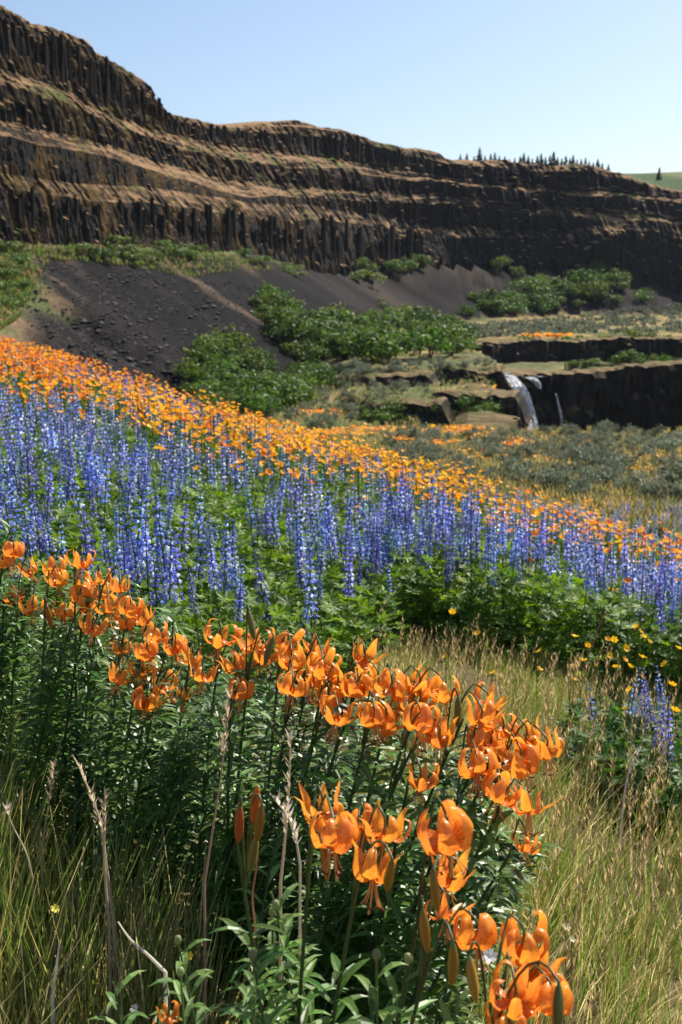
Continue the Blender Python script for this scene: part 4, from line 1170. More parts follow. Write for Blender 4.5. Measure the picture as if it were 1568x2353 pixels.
# ------------------------------------------------------------------ yellow flowers over the clearing
def buttercup():
    V, F, _ = cup_tpl(6, 0.0195, 0.5)
    C = colarr(len(V), (0.95, 0.55, 0.015)); C[0] = (0.6, 0.3, 0.01)
    return make_mesh('blossom', V, F, C, [M['poppy']])
BUT = buttercup()
yf = [(1360, 270), (1375, 290), (1388, 315), (1418, 338), (1255, 330), (1228, 328), (1308, 367), (1232, 402), (1135, 355), (1075, 315), (1385, 410), (1303, 420), (1112, 425), (1076, 425), (1068, 452),
      (1180, 445), (1262, 455), (1328, 452), (1380, 495), (1076, 515), (1490, 442), (1553, 370), (628, 300), (512, 203), (480, 407), (700, 482), (912, 465), (1330, 560), (1535, 655), (1522, 537), (915, 380), (1310, 648)]
YLB = ['topmost yellow wildflower over the right of the clearing', 'yellow wildflower just below the topmost one', 'yellow wildflower third from the top at the right', 'broad yellow wildflower low right of the topmost three', 'wide open yellow wildflower near the middle of the yellow group', 'small yellow wildflower touching the wide open one on its left', 'upright yellow wildflower right of centre in the yellow group', 'large yellow wildflower in the centre of the yellow group', 'yellow wildflower at the upper left of the yellow group', 'leftmost high yellow wildflower before the dark lupine leaves', 'double yellow wildflower at the right of the yellow group', 'small yellow wildflower left of the double one', 'yellow wildflower at the left of the group beside a twin', 'yellow wildflower above another at the left of the group', 'yellow wildflower directly below its twin at the left', 'drooping yellow wildflower low in the middle of the group', 'double headed yellow wildflower low in the group', 'brownish yellow wildflower low at the right of the group', 'lowest right yellow wildflower of the main group', 'lowest left yellow wildflower of the main group', 'lone small yellow wildflower towards the right edge', 'yellow wildflower at the right picture edge', 'yellow wildflower alone in front of the lupines at the left of the clearing', 'tiny yellow wildflower highest at the left of the clearing', 'pale yellow wildflower beside the blue lupines at the clearing corner', 'small yellow wildflower in the grass left of the clearing', 'small yellow wildflower in the grass in the middle of the clearing', 'yellow wildflower above the right edge lupine group', 'large yellow wildflower within the right edge lupine group', 'yellow wildflower at the top of the right edge lupine group', 'tiny yellow wildflower high in the middle of the clearing', 'small yellow wildflower low beside the right edge lupines']
for q, (cx, cy) in enumerate(yf):
    t = 6.0 if cx > 1000 and cy < 530 else 5.2 if cy > 530 else 6.3
    P = at(784 + cx * 0.5, 1307 + cy * 0.5, t)
    g = float(ground(P[0:1], P[1:2])[0])
    o = empty('yellow_wildflower', (P[0], P[1], g)); tag(o, YLB[q], 'wildflower', 'yellow flowers over the clearing')
    h = P[2] - g
    link('stem', make_mesh('stem', *tube(bez((0, 0, -0.02), (ro.normal() * 0.03, 0, h * 0.6), (0, 0, h), 6), [0.0022] * 6, (0.11, 0.17, 0.05), 4), [M['leaf']]), o)
    link('blossom', BUT, o, (0, 0, h), (R(25) + ro.normal() * 0.4, ro.normal() * 0.5, ro.random() * 6), (ro.uniform(0.85, 1.25),) * 3)

# ------------------------------------------------------------------ grasses
def blade_set(rng, x, y, h, w, cols, lean=0.35, segs=4, wind=(0.10, 0.0)):
    n = len(x); z = ground(x, y) - 0.01
    a = rng.random(n) * 6.283; ln = lean * (0.3 + rng.random(n)) * h
    ex, ey = np.cos(a) * ln + wind[0] * h, np.sin(a) * ln + wind[1] * h
    fa = rng.random(n) * 6.283
    V = np.zeros((n, segs, 2, 3))
    for k in range(segs):
        t = k / (segs - 1); b = t * t
        cx, cy, cz = x + ex * b, y + ey * b, z + h * (t - 0.18 * b * lean)
        wk = w * (1 - t) ** 0.7 + 0.0003
        V[:, k, 0] = np.stack([cx - np.cos(fa) * wk, cy - np.sin(fa) * wk, cz], 1); V[:, k, 1] = np.stack([cx + np.cos(fa) * wk, cy + np.sin(fa) * wk, cz], 1)
    base = (np.arange(n) * segs * 2)[:, None, None]
    f = np.array([[2 * k, 2 * k + 1, 2 * k + 3, 2 * k + 2] for k in range(segs - 1)])[None]
    C = np.repeat(cols[:, None], segs * 2, 1)
    return V.reshape(-1, 3), [(base + f).reshape(-1, 4)], C.reshape(-1, 3)

rgx = np.random.default_rng(123)
GC = np.array([(0.17, 0.235, 0.055), (0.23, 0.29, 0.08), (0.10, 0.16, 0.035), (0.50, 0.40, 0.18), (0.62, 0.53, 0.30), (0.34, 0.27, 0.12)])
def grass_field(name, x, y, hm, pr, w, label, lean=0.35, wind=(0.1, 0), pdry=0.4):
    n = len(x)
    c = GC[rgx.choice(6, n, p=pr)] * rgx.uniform(0.75, 1.2, (n, 1))
    dry = sstep(-0.04, 0.14, fbm(x / 0.55, y / 0.8, 719))[:, None] * (rgx.random((n, 1)) < pdry)
    c = c * (1 - dry) + GC[rgx.choice([3, 4, 4, 5], n)] * dry
    w = w * (1 + 1.3 * (rgx.random(n) < 0.1))
    h = hm * rgx.uniform(0.45, 1.25, n) * np.interp(y, [3, 5, 6.8], [1, 0.75, 0.42])
    V, F, C = blade_set(rgx, x, y, h, w * rgx.uniform(0.6, 1.3, n), c, lean, 4, wind)
    tag(link(name, make_mesh(name, V, F, C, [M['grass']])), label, 'grass', None, 'stuff')
# clearing at the right
n = 74000
yy = np.sqrt(rgx.uniform(1.6 ** 2, 7.6 ** 2, n)); xx = rgx.uniform(-0.05, 0.55, n) * yy
ed = np.interp(yy, [1.5, 2.2, 3, 4, 5, 6, 7.6], [0.25, 0.30, 0.28, 0.12, 0.1, 0.15, 0.2]) + fbm(xx * 2, yy * 2, 701) * 0.15
k = (xx > ed) & (yy < lup_near(xx) + 0.5)
k &= rgx.random(n) < sstep(-0.12, 0.14, fbm(xx / 0.2, yy / 0.28, 703) + 0.02) 
grass_field('clearing_grass', xx[k], yy[k], 0.29, [0.28, 0.26, 0.16, 0.1, 0.14, 0.06], 0.0017, 'fine green and straw coloured grass filling the clearing', 0.35, (0.16, 0))
def seed_heads():
    n = 700
    yy = np.sqrt(rgx.uniform(1.8 ** 2, 5.6 ** 2, n)); xx = rgx.uniform(0.02, 0.4, n) * yy
    k = xx > np.interp(yy, [1.5, 2.2, 3, 4, 5, 6, 7.6], [0.3, 0.35, 0.32, 0.16, 0.14, 0.2, 0.25]); xx, yy = xx[k], yy[k]; n = len(xx)
    h = rgx.uniform(0.32, 0.55, n); g = ground(xx, yy)
    ps = [tube([(0.0, 0, -1.0), (0.02, 0, -0.5), (0.06, 0, 0)], [0.0012, 0.001, 0.0008], (0.52, 0.42, 0.2), 3)]
    for q in range(9):
        a = q * 2.4; e = np.array([math.cos(a) * 0.5, math.sin(a) * 0.5, 1.0]); p = np.array([0.06 - q * 0.003, 0, -0.012 * q])
        ps.append(ribbon([p, p + e * 0.012, p + e * 0.024], [0.0008, 0.0022, 0.0003], (math.sin(a), -math.cos(a), 0), (0.6, 0.47, 0.24)))
    tp = join(ps); tp[0][:, 2] = np.where(tp[0][:, 2] < -0.2, tp[0][:, 2] * 0.4, tp[0][:, 2])
    V, F, C = scatter(tp, np.stack([xx, yy, g + h], 1), rgx.normal(size=n) * 0.8, rgx.uniform(0.8, 1.2, n), np.abs(rgx.normal(size=n)) * 0.2, rgx.random(n) * 6.28, tint=rgx.uniform(0.7, 1.2, (n, 1)) * np.ones((1, 3)))
    tag(link('grass_seed_heads', make_mesh('grass_seed_heads', V, F, C, [M['dry']])), 'straw coloured seed heads standing in the clearing grass', 'grass', None, 'stuff')
seed_heads()
# left foreground, in front of and under the lilies
n = 40000
yy = np.sqrt(rgx.uniform(1.35 ** 2, 4.2 ** 2, n)); xx = rgx.uniform(-0.48, 0.16, n) * yy
front = np.interp(xx, [-1.3, -0.6, -0.1, 0.2, 0.5], [2.85, 2.4, 1.95, 1.8, 1.7])
k = (fbm(xx / 0.3, yy / 0.3, 711) > -0.09) & ((yy < front) | (rgx.random(n) < 0.12))
grass_field('foreground_grass', xx[k], yy[k], 0.36, [0.28, 0.28, 0.18, 0.1, 0.1, 0.06], 0.0019, 'green and dry grass in the lower left foreground', 0.3, (0.06, 0), 0.25)
n = 5600
yy = rgx.uniform(1.75, 2.85, n); xx = rgx.uniform(-0.46, -0.13, n) * yy
k = (yy < np.interp(xx, [-1.3, -0.6, -0.3], [2.85, 2.4, 2.1])) & (fbm(xx / 0.2, yy / 0.25, 713) > -0.08)
grass_field('tall_grass', xx[k], yy[k], 0.50, [0.34, 0.40, 0.08, 0.06, 0.09, 0.03], 0.002, 'tall sunlit grass in front of the left lilies', 0.22, (0.05, 0), 0.2)
n = 1800
yy = np.sqrt(rgx.uniform(1.4 ** 2, 3.2 ** 2, n)); xx = rgx.uniform(-0.42, 0.05, n) * yy
grass_field('dry_grass', xx, yy, 0.44, [0.02, 0.03, 0, 0.3, 0.45, 0.2], 0.0015, 'thin bleached grass stems scattered through the foreground', 0.5, (0.02, 0))
# litter on the soil
n = 5000
yy = np.sqrt(rgx.uniform(1.5 ** 2, 7 ** 2, n)); xx = rgx.uniform(-0.45, 0.42, n) * yy
grass_field('straw_litter', xx, yy, 0.05, [0, 0, 0, 0.4, 0.3, 0.3], 0.0015, 'bits of dry straw lying on the soil', 4.0)
#@@LILIES
# ------------------------------------------------------------------ lilies
rli = np.random.default_rng(4242)
PCURVE = {'g': [(.003, 0), (.009, -.010), (.020, -.015), (.030, -.005), (.0335, .010), (.028, .025), (.015, .031)],
          's': [(.003, 0), (.007, -.008), (.017, -.013), (.025, -.004), (.030, .009), (.033, .022), (.039, .032)],
          'o': [(.003, 0), (.008, -.006), (.021, -.011), (.034, -.002), (.040, .012), (.036, .025), (.025, .029)],
          'w': [(.003, 0), (.008, -.006), (.020, -.008), (.033, -.001), (.046, .007), (.058, .016), (.069, .022)]}
def petal_mesh(kind, wide, seed):
    rr = np.random.default_rng(seed)
    c = np.array(PCURVE[kind], float); c = c + rr.normal(size=c.shape) * 0.0012
    P = catmull(c, 3); n = len(P)
    t = np.linspace(0, 1, n)
    hw = wide * np.interp(t, [0, 0.12, 0.3, 0.45, 0.6, 0.75, 0.88, 0.96, 1], [0.33, 0.6, 0.97, 1.0, 0.88, 0.66, 0.38, 0.15, 0.02])
    k = 7; a = np.linspace(-1, 1, k)
    tan = np.gradient(P, axis=0); tan /= np.linalg.norm(tan, axis=1)[:, None]; nor = np.stack([-tan[:, 1], tan[:, 0]], 1)
    V = np.zeros((n, k, 3)); C = np.zeros((n, k, 4))
    tw = rr.normal() * 0.25
    for i in range(n):
        bow = 0.30 * hw[i] * a ** 2 - 0.12 * hw[i] * np.exp(-(a / 0.18) ** 2)
        ruf = 0.10 * hw[i] * np.sin(t[i] * 13 + a * 2 + seed) * a ** 2
        V[i, :, 0] = P[i, 0] + nor[i, 0] * (bow + ruf); V[i, :, 2] = P[i, 1] + nor[i, 1] * (bow + ruf)
        V[i, :, 1] = a * hw[i] + tw * 0.01 * t[i] ** 2
        base = np.array([0.92, 0.29, 0.026]) * (1 - t[i]) + np.array([0.97, 0.40, 0.05]) * t[i]
        C[i, :, :3] = base * (1 - 0.16 * np.exp(-(a / 0.25) ** 2))[:, None]
        C[i, :, 3] = np.clip(1.3 - abs(t[i] - 0.36) * 3.0, 0, 1)
    i = np.arange(n - 1)[:, None] * k; j = np.arange(k - 1)[None]
    F = np.stack([i + j, i + j + 1, i + k + j + 1, i + k + j], -1).reshape(-1, 4)
    return make_mesh('petal', V.reshape(-1, 3), [F], C.reshape(-1, 4), [M['petal']], True)
PET = {kd: [petal_mesh(kd, w, 10 + q * 7 + ord(kd)) for q, w in enumerate(ws)] for kd, ws in
       {'g': (.0145, .0132, .0120), 's': (.0108, .0098, .0086), 'o': (.0102, .0094, .0085), 'w': (.010, .009, .008)}.items()}

def stamen_mesh(seed):
    rr = np.random.default_rng(seed); ps = []
    for q in range(6):
        a = q / 6 * 6.283 + rr.normal() * 0.2; e = np.array([math.cos(a), math.sin(a), 0]); r = rr.uniform(0.010, 0.019)
        tip = e * r + np.array([0, 0, -0.040 - rr.random() * 0.008])
        ps.append(tube(bez(e * 0.003, e * 0.003 + np.array([0, 0, -0.028]), tip, 6), 0.0009, (0.75, 0.36, 0.10), 4))
        t2 = np.cross(e, (0, 0, 1)) * 0.004
        ps.append(tube([tip - t2, tip - (0, 0, 0.001), tip + t2], [0.0009, 0.0018, 0.0009], (0.16, 0.04, 0.015), 4))
    return make_mesh('stamens', *join(ps), [M['stamen']], True)
STA = [stamen_mesh(q) for q in range(4)]
PIS = make_mesh('pistil', *tube(bez((0, 0, 0.004), (0.001, 0, -0.03), (0.006, 0.002, -0.055), 7), [0.0022, 0.0018, 0.0013, 0.0011, 0.0011, 0.0012, 0.0022], (0.62, 0.33, 0.07), 5), [M['stamen']], True)
REC = make_mesh('flower', *tube([(0, 0, 0.010), (0, 0, 0.006), (0, 0, 0.0), (0, 0, -0.006)], [0.0018, 0.003, 0.0045, 0.0025], (0.34, 0.17, 0.03), 8), [M['stamen']], True)

def bud_mesh(col, seed):
    n, k = 11, 9; t = np.linspace(0, 1, n)
    r = np.interp(t, [0, 0.1, 0.35, 0.65, 0.9, 1], [0.12, 0.6, 0.95, 1.0, 0.55, 0.1]) * 0.0085
    th = np.arange(k) / k * 6.283
    V = np.stack([(r[:, None] * (1 + 0.16 * np.cos(3 * th))[None] * np.cos(th)[None]) + 0.003 * np.sin(t * 2.4)[:, None], r[:, None] * (1 + 0.16 * np.cos(3 * th))[None] * np.sin(th)[None], np.repeat(-0.058 * t[:, None], k, 1)], -1).reshape(-1, 3)
    i = np.arange(n - 1)[:, None] * k; j = np.arange(k)[None]; j2 = (j + 1) % k
    F = np.stack([i + j, i + k + j, i + k + j2, i + j2], -1).reshape(-1, 4)
    c = np.array(col)[None] * (0.8 + 0.3 * np.cos(3 * th))[None, :, None].repeat(n, 0).reshape(n, k, 1).clip(0.6, 1.2)[:, :, 0].reshape(-1, 1)
    g = np.clip(1 - t * 5, 0, 1).repeat(k)[:, None]
    return make_mesh('bud', V, [F], c * (1 - g) + np.array([0.12, 0.17, 0.04]) * g, [M['bud']], True)
BUD = {'r': bud_mesh((0.62, 0.17, 0.02), 1), 'y': bud_mesh((0.42, 0.25, 0.03), 2), 'n': bud_mesh((0.20, 0.19, 0.04), 3)}

def lily_leaves(path, n, l0, l1, h0=0.12, h1=0.95, wid=0.0062, col=(0.075, 0.155, 0.028)):
    path = np.asarray(path); ps = []
    sl = np.linspace(0, 1, len(path))
    for q in range(n):
        f = h0 + (h1 - h0) * (q + rli.random()) / n
        p = np.array([np.interp(f, sl, path[:, c]) for c in range(3)])
        a = q * 2.4 + rli.normal() * 0.4; e = np.array([math.cos(a), math.sin(a), 0]); l = (l0 + (l1 - l0) * f) * rli.uniform(0.75, 1.25)
        up = rli.uniform(0.1, 0.9); dr = rli.uniform(0.1, 0.7)
        p1 = p + e * l * 0.5 + np.array([0, 0, l * up * 0.55]); p2 = p + e * l * 0.95 + np.array([0, 0, l * (up - dr) * 0.8])
        w = wid * rli.uniform(0.7, 1.2)
        ps.append(ribbon(bez(p, p1, p2, 5), w * np.array([0.35, 0.95, 1, 0.65, 0.05]), np.cross(e, (0, 0, 1)), np.array(col) * rli.uniform(0.6, 1.5) * np.array([rli.uniform(0.9, 1.25), 1, 1]), 0.3))
    return ps

def flower_part(plant, pos, kind, sc, tilt, nod):
    fl = link('flower', REC, plant, tuple(pos), (nod[0], nod[1], rli.random() * 6.28), (sc * 0.9,) * 3)
    base_kind = kind
    for q in range(6):
        kd = kind
        if rli.random() < 0.22: kd = {'g': 'o', 's': 'o', 'o': 's', 'w': 'o'}[kind]
        if kind == 'w' and q % 2: kd = 's'
        pm = PET[kd][(0 if q % 2 == 0 else 1) + (1 if rli.random() < 0.4 else 0)]
        link('petal', pm, fl, (0, 0, 0.0006 * (q % 2)), (rli.normal() * 0.06, rli.normal() * 0.16, q / 6 * 6.283 + rli.normal() * 0.10), (rli.uniform(0.92, 1.08),) * 3)
    link('stamens', STA[int(rli.integers(0, 4))], fl, (0, 0, -0.002), (0, 0, rli.random() * 6))
    link('pistil', PIS, fl, (0, 0, -0.002), (0, 0, rli.random() * 6))

def lily(label, flowers, buds=(), lean=0.1, leaves=95, leaf_obj=0, hmax=0.0, bare=0.97):
    """flowers: (layout x, layout y, depth, kind, size)"""
    F3 = [(at(fx, fy, t) - np.array([0, 0, 0.010]), kd, sc) for fx, fy, t, kd, sc in flowers]
    B3 = [(at(bx, by, t), c, up) for bx, by, t, c, up in buds]
    allp = np.array([f[0] for f in F3] + [b[0] for b in B3])
    apex = np.array([allp[:, 0].mean() - 0.02, allp[:, 1].mean() + 0.01, allp[:, 2].min() - 0.015 + 0.35 * (allp[:, 2].max() - allp[:, 2].min())])
    bx_, by_ = apex[0] - lean + rli.normal() * 0.03, apex[1] + 0.06 + rli.normal() * 0.03
    g = float(ground(np.array([bx_]), np.array([by_]))[0])
    base = np.array([bx_, by_, g])
    o = empty('lily', tuple(base)); tag(o, label, 'lily', 'orange lilies of the foreground clump')
    loc = lambda p: np.asarray(p) - base
    path = bez((0, 0, -0.03), loc(apex) * np.array([0.35, 0.35, 0.55]), loc(apex), 12)
    link('stem', make_mesh('stem', *tube(path, np.linspace(0.0048, 0.0022, 12), (0.07, 0.11, 0.035), 6), [M['lilyleaf']], True), o)
    for p, kd, sc in F3:
        l = loc(p)
        f = rli.uniform(0.86, 1.0)
        st = np.array([np.interp(f, np.linspace(0, 1, 12), path[:, c]) for c in range(3)])
        topz = l[2] + 0.014
        dv = l - st; m = st + dv * 0.7; m[1] = max(st[1], l[1]) + 0.02; m[2] = topz + 0.016
        a_ = bez(st, (st[0] + dv[0] * 0.25, st[1] + dv[1] * 0.25, topz), m, 6); b_ = bez(m, (l[0] + dv[0] * 0.08, l[1] + dv[1] * 0.08, topz + 0.010), l + np.array([0, 0, 0.006]), 6)
        link('pedicel', make_mesh('pedicel', *tube(np.concatenate([a_, b_[1:]]), 0.0017, (0.10, 0.12, 0.035), 5), [M['lilyleaf']], True), o)
        flower_part(o, l, kd, sc, 0, (rli.normal() * 0.22, rli.normal() * 0.22 ))
    for p, c, up in B3:
        l = loc(p)
        if up:
            link('bud', BUD[c], o, tuple(l - np.array([0, 0, 0.03])), (math.pi + rli.normal() * 0.15, rli.normal() * 0.15, rli.random() * 6), (0.78, 0.78, 0.98))
            tip = l - np.array([0, 0, 0.03])
        else:
            tip = l + np.array([0, 0, 0.03])
            link('bud', BUD[c], o, tuple(tip), (rli.normal() * 0.12, rli.normal() * 0.12, rli.random() * 6), (0.72, 0.72, 0.95))
        st = path[10]
        mid = (st + tip) / 2; mid[2] = tip[2] + (0.05 if not up else -0.03)
        link('pedicel', make_mesh('pedicel', *tube(bez(st, mid, tip, 8), 0.0016, (0.10, 0.12, 0.035), 5), [M['lilyleaf']], True), o)
    lv = lily_leaves(path, leaves, 0.095, 0.055, 0.3, bare)
    for q in range(leaf_obj):                      # the leaves that can be picked out singly
        link('leaf', make_mesh('leaf', *lv[-1 - q * 2 % len(lv)], [M['lilyleaf']]), o)
    for q in sorted({(-1 - k * 2 % len(lv)) % len(lv) for k in range(leaf_obj)}, reverse=True): lv.pop(q)
    link('leaves', make_mesh('leaves', *join(lv), [M['lilyleaf']]), o)['kind'] = 'stuff'
    return o

def tl(x, base=0.0):       # depth of the clump along its length
    return float(np.interp(x, [0, 150, 300, 450, 600, 750, 900, 1050, 1200, 1300], [2.85, 2.62, 2.42, 2.25, 2.12, 2.04, 1.96, 1.90, 1.86, 1.84])) + base
def fl(x, y, k='g', b=0.0, s=1.0): return (x, y, tl(x, b), k, s * float(np.interp(x, [0, 500, 1200], [0.88, 0.9, 0.92])) * (0.9 + 0.2 * rli.random()))
def ff(x, y, k='g', t=1.47, s=1.0): return (x, y, t, k, s * 0.94)

lily('orange lily with two globe blooms at the upper left end of the clump', [fl(31, 1259), fl(12, 1281)], lean=0.02)
lily('orange lily with three spiky blooms at the left edge of the clump', [fl(67, 1303, 's'), fl(34, 1368, 's'), fl(73, 1390, 'o', -0.1)], lean=0.05)
lily('orange lily with two stacked blooms near the left end', [fl(125, 1296), fl(133, 1324, 'g', -0.05)], [(109, 1424, 2.5, 'r', 0)], lean=0.08)
lily('single orange lily cup standing above the rest at upper left', [fl(188, 1281, 's')], lean=0.06)
lily('orange lily with paired blooms against the blue lupines at left', [fl(225, 1323, 'o', 0.03), fl(275, 1340, 's')], lean=0.1)
lily('orange lily with a globe and a ring shaped bloom hanging at left', [fl(148, 1402), fl(212, 1434, 'o', -0.1)], lean=0.12)
lily('orange lily with crowded blooms in the thick of the left group', [fl(188, 1356), fl(203, 1384, 's'), fl(247, 1387, 'o'), fl(230, 1365, 'g', 0.1)], lean=0.14)
lily('orange lily with three blooms at the right of the left group', [fl(300, 1390), fl(291, 1421, 'o'), fl(331, 1415, 's', 0.05)], lean=0.16)
lily('orange lily with two rounded blooms stepping down to the right', [fl(356, 1449), fl(337, 1487, 'g', -0.08)], lean=0.18)
lily('lone globe lily with dangling stamens between the two big groups', [fl(403, 1477)], lean=0.15)
lily('orange lily with three low blooms at the bottom of the left group', [fl(278, 1484, 'o'), fl(275, 1546, 's', -0.1), fl(328, 1531, 's', -0.05)], lean=0.14)
lily('orange lily with the lowest globe bloom of the left group', [fl(378, 1562, 'o'), fl(337, 1599, 'g', -0.12), fl(416, 1593, 'o', -0.05, 0.8)], lean=0.14)
lily('orange lily with two tall open blooms left of centre', [fl(443, 1506, 's'), fl(466, 1540, 'o', -0.05)], lean=0.12)
lily('orange lily with an upright cup high at centre left', [fl(508, 1457, 's', 0.05, 1.1), fl(539, 1520, 's', 0, 1.05)], lean=0.12)
lily('orange lily with a wide bloom under a dark bent bud tip', [fl(586, 1469, 'o', 0.05, 1.1), fl(611, 1495, 'g', 0.03)], [(630, 1501, 1.98, 'n', 0), (572, 1440, 2.12, 'n', 0)], lean=0.1)
lily('orange lily with one low globe in the middle of the clump', [fl(553, 1579, 'g', -0.05)], lean=0.06)
lily('orange lily with two stacked globes at the top of the clump centre', [fl(664, 1473, 'g', 0.08), fl(670, 1504, 'g', 0, 1.1)], lean=0.08)
lily('orange lily with a broad freckled globe in the clump centre', [fl(673, 1567, 'g', -0.08, 1.12), fl(720, 1548, 'o', 0.02)], lean=0.1)
lily('orange lily with an upright bloom over a globe right of centre', [fl(730, 1482, 's', 0.1), fl(742, 1523, 'g', 0, 1.1)], lean=0.12)
lily('tall three pointed orange lily against the lupines right of centre', [fl(839, 1501, 's', 0.1, 1.1)], lean=0.18)
lily('orange lily with two globes beneath the three pointed bloom', [fl(823, 1564, 'g', 0, 1.1), fl(870, 1557, 'o', 0.04)], lean=0.16)
lily('orange lily with a hanging trio in the middle of the clump', [fl(777, 1564, 'o'), fl(755, 1595, 'g', -0.03), fl(776, 1632, 'o', -0.08, 1.05)], lean=0.12)
lily('orange lily with two large freckled globes and long stamens', [fl(861, 1638, 'g', -0.08, 1.15), fl(889, 1645, 'g', -0.02, 1.1)], lean=0.14)
lily('orange lily with a clean cup rising behind the right group', [fl(901, 1570, 'g'), fl(965, 1563, 's', 0.05, 1.05)], lean=0.16)
lily('orange lily with a bright globe at the back of the right group', [fl(1020, 1576, 'g', 0.04), fl(967, 1607, 'o', 0.02)], lean=0.2)
lily('orange lily with a full globe and a drooping bloom right of centre', [fl(967, 1645, 'g', -0.05, 1.15), fl(1011, 1682, 'o', -0.05, 1.05)], lean=0.2)
lily('orange lily with the tallest spiky blooms of the right group', [fl(1123, 1607, 's', 0.06), fl(1108, 1639, 's', 0, 1.2)], [(1052, 1640, 1.88, 'n', 0)], lean=0.22)
lily('orange lily with stacked freckled globes in the right group', [fl(1108, 1692, 'g', 0, 1.1), fl(1098, 1751, 'g', -0.1, 1.12), fl(1148, 1735, 'o', 0.03)], lean=0.22)
lily('orange lily with a big globe at the right of the clump', [fl(1198, 1735, 'g', -0.03, 1.2), fl(1158, 1670, 'o', 0.04)], lean=0.26)
lily('outermost orange lily with upswept petals at the right tip of the clump', [fl(1211, 1686, 's', 0.02), fl(1258, 1710, 's', 0, 0.95)], lean=0.3)
lily('single orange lily cup alone over dark leaves in front', [fl(967, 1782, 's', -0.12, 1.0)], lean=0.15)
lily('orange lily with a globe and a wide bloom with one long petal at right', [fl(1151, 1807, 'g', -0.12, 1.05), fl(1217, 1845, 'w', -0.12, 0.9)], lean=0.26)
lily('small open orange lily with ring petals low at right', [(1211, 1929, 1.8, 'o', 0.7)], lean=0.24)
lily('orange lily with a spiky bloom above a globe in the front row', [ff(741, 1850, 's', 1.52, 1.15), ff(767, 1905, 'g', 1.44, 1.12)], [(740, 1990, 1.45, 'y', 0)], lean=0.04, leaf_obj=14, leaves=50, bare=0.8)
lily('orange lily with a wide bloom over an upright cup in the front row', [ff(885, 1898, 's', 1.47, 1.05), ff(836, 1884, 'o', 1.55, 0.9), ff(860, 1985, 's', 1.42, 1.1)], [(902, 2028, 1.38, 'y', 0)], lean=0.08, leaf_obj=14, leaves=50, bare=0.8)
lily('orange lily with the largest globe in front and a cup below it', [ff(1029, 1901, 'g', 1.43, 1.25), ff(1035, 1998, 's', 1.5, 1.05)], [(994, 2047, 1.42, 'y', 0)], lean=0.1, leaf_obj=14, leaves=45, bare=0.75)
lily('orange lily with a sprawling bloom and a globe low in front', [ff(1028, 2082, 'w', 1.46, 0.8), ff(1098, 2138, 'g', 1.42, 1.05)], [(970, 2141, 1.36, 'y', 0), (1040, 2217, 1.3, 'y', 0)], lean=0.12, leaf_obj=14, leaves=40, bare=0.7)
lily('foremost orange lily with a cluster of big blooms at the bottom', [ff(1205, 2154, 'g', 1.4, 1.15), ff(1186, 2282, 's', 1.3, 1.1), ff(1236, 2220, 's', 1.38, 1.0), ff(1273, 2290, 'g', 1.32, 0.9), ff(1170, 2345, 'o', 1.3, 0.9)],
     [(1076, 2251, 1.28, 'y', 0), (1283, 2316, 1.24, 'n', 0)], lean=0.16, leaf_obj=14, leaves=40, bare=0.7)
lily('lily stem with upright orange bud and hanging green buds in front', [], [(580, 1848, 1.5, 'r', 1), (553, 1895, 1.52, 'r', 0), (603, 1898, 1.48, 'y', 0), (573, 1958, 1.5, 'n', 1)], lean=-0.02, leaf_obj=10, leaves=40, bare=0.85)
lily('small withered orange lily at the bottom edge left of centre', [(388, 2325, 1.5, 'o', 0.55)], lean=0.02, leaves=25)

# leafy lily shoots without bloom that fill the clump
def shoot(x, y, h, label, n=70, lean=0.1):
    g = float(ground(np.array([x]), np.array([y]))[0])
    o = empty('lily_shoot', (x, y, g)); tag(o, label, 'lily', 'flowerless lily shoots in the clump')
    path = bez((0, 0, -0.03), (lean * 0.3, 0, h * 0.55), (lean, rli.normal() * 0.04, h), 10)
    link('stem', make_mesh('stem', *tube(path, np.linspace(0.004, 0.0015, 10), (0.06, 0.10, 0.03), 5), [M['lilyleaf']], True), o)
    lv = lily_leaves(path, n, 0.095, 0.06, 0.28, 1.0)
    link('leaves', make_mesh('leaves', *join(lv), [M['lilyleaf']]), o)['kind'] = 'stuff'
    return o
SH = []
for q in range(84):
    x = -1.25 + 1.58 * (q + rli.random()) / 84
    yc = np.interp(x, [-1.25, -0.6, -0.1, 0.2, 0.47], [3.35, 2.72, 2.16, 2.02, 1.98])
    y = yc + rli.uniform(-0.22, 0.42)
    part = 'left' if x < -0.6 else 'middle' if x < -0.05 else 'right'
    SH.append(shoot(x - 0.12, y, rli.uniform(0.56, 0.84), '', 150, rli.uniform(0.02, 0.22)))
tell_apart(SH, 'leafy lily shoot without flowers, %s of the clump', 14)

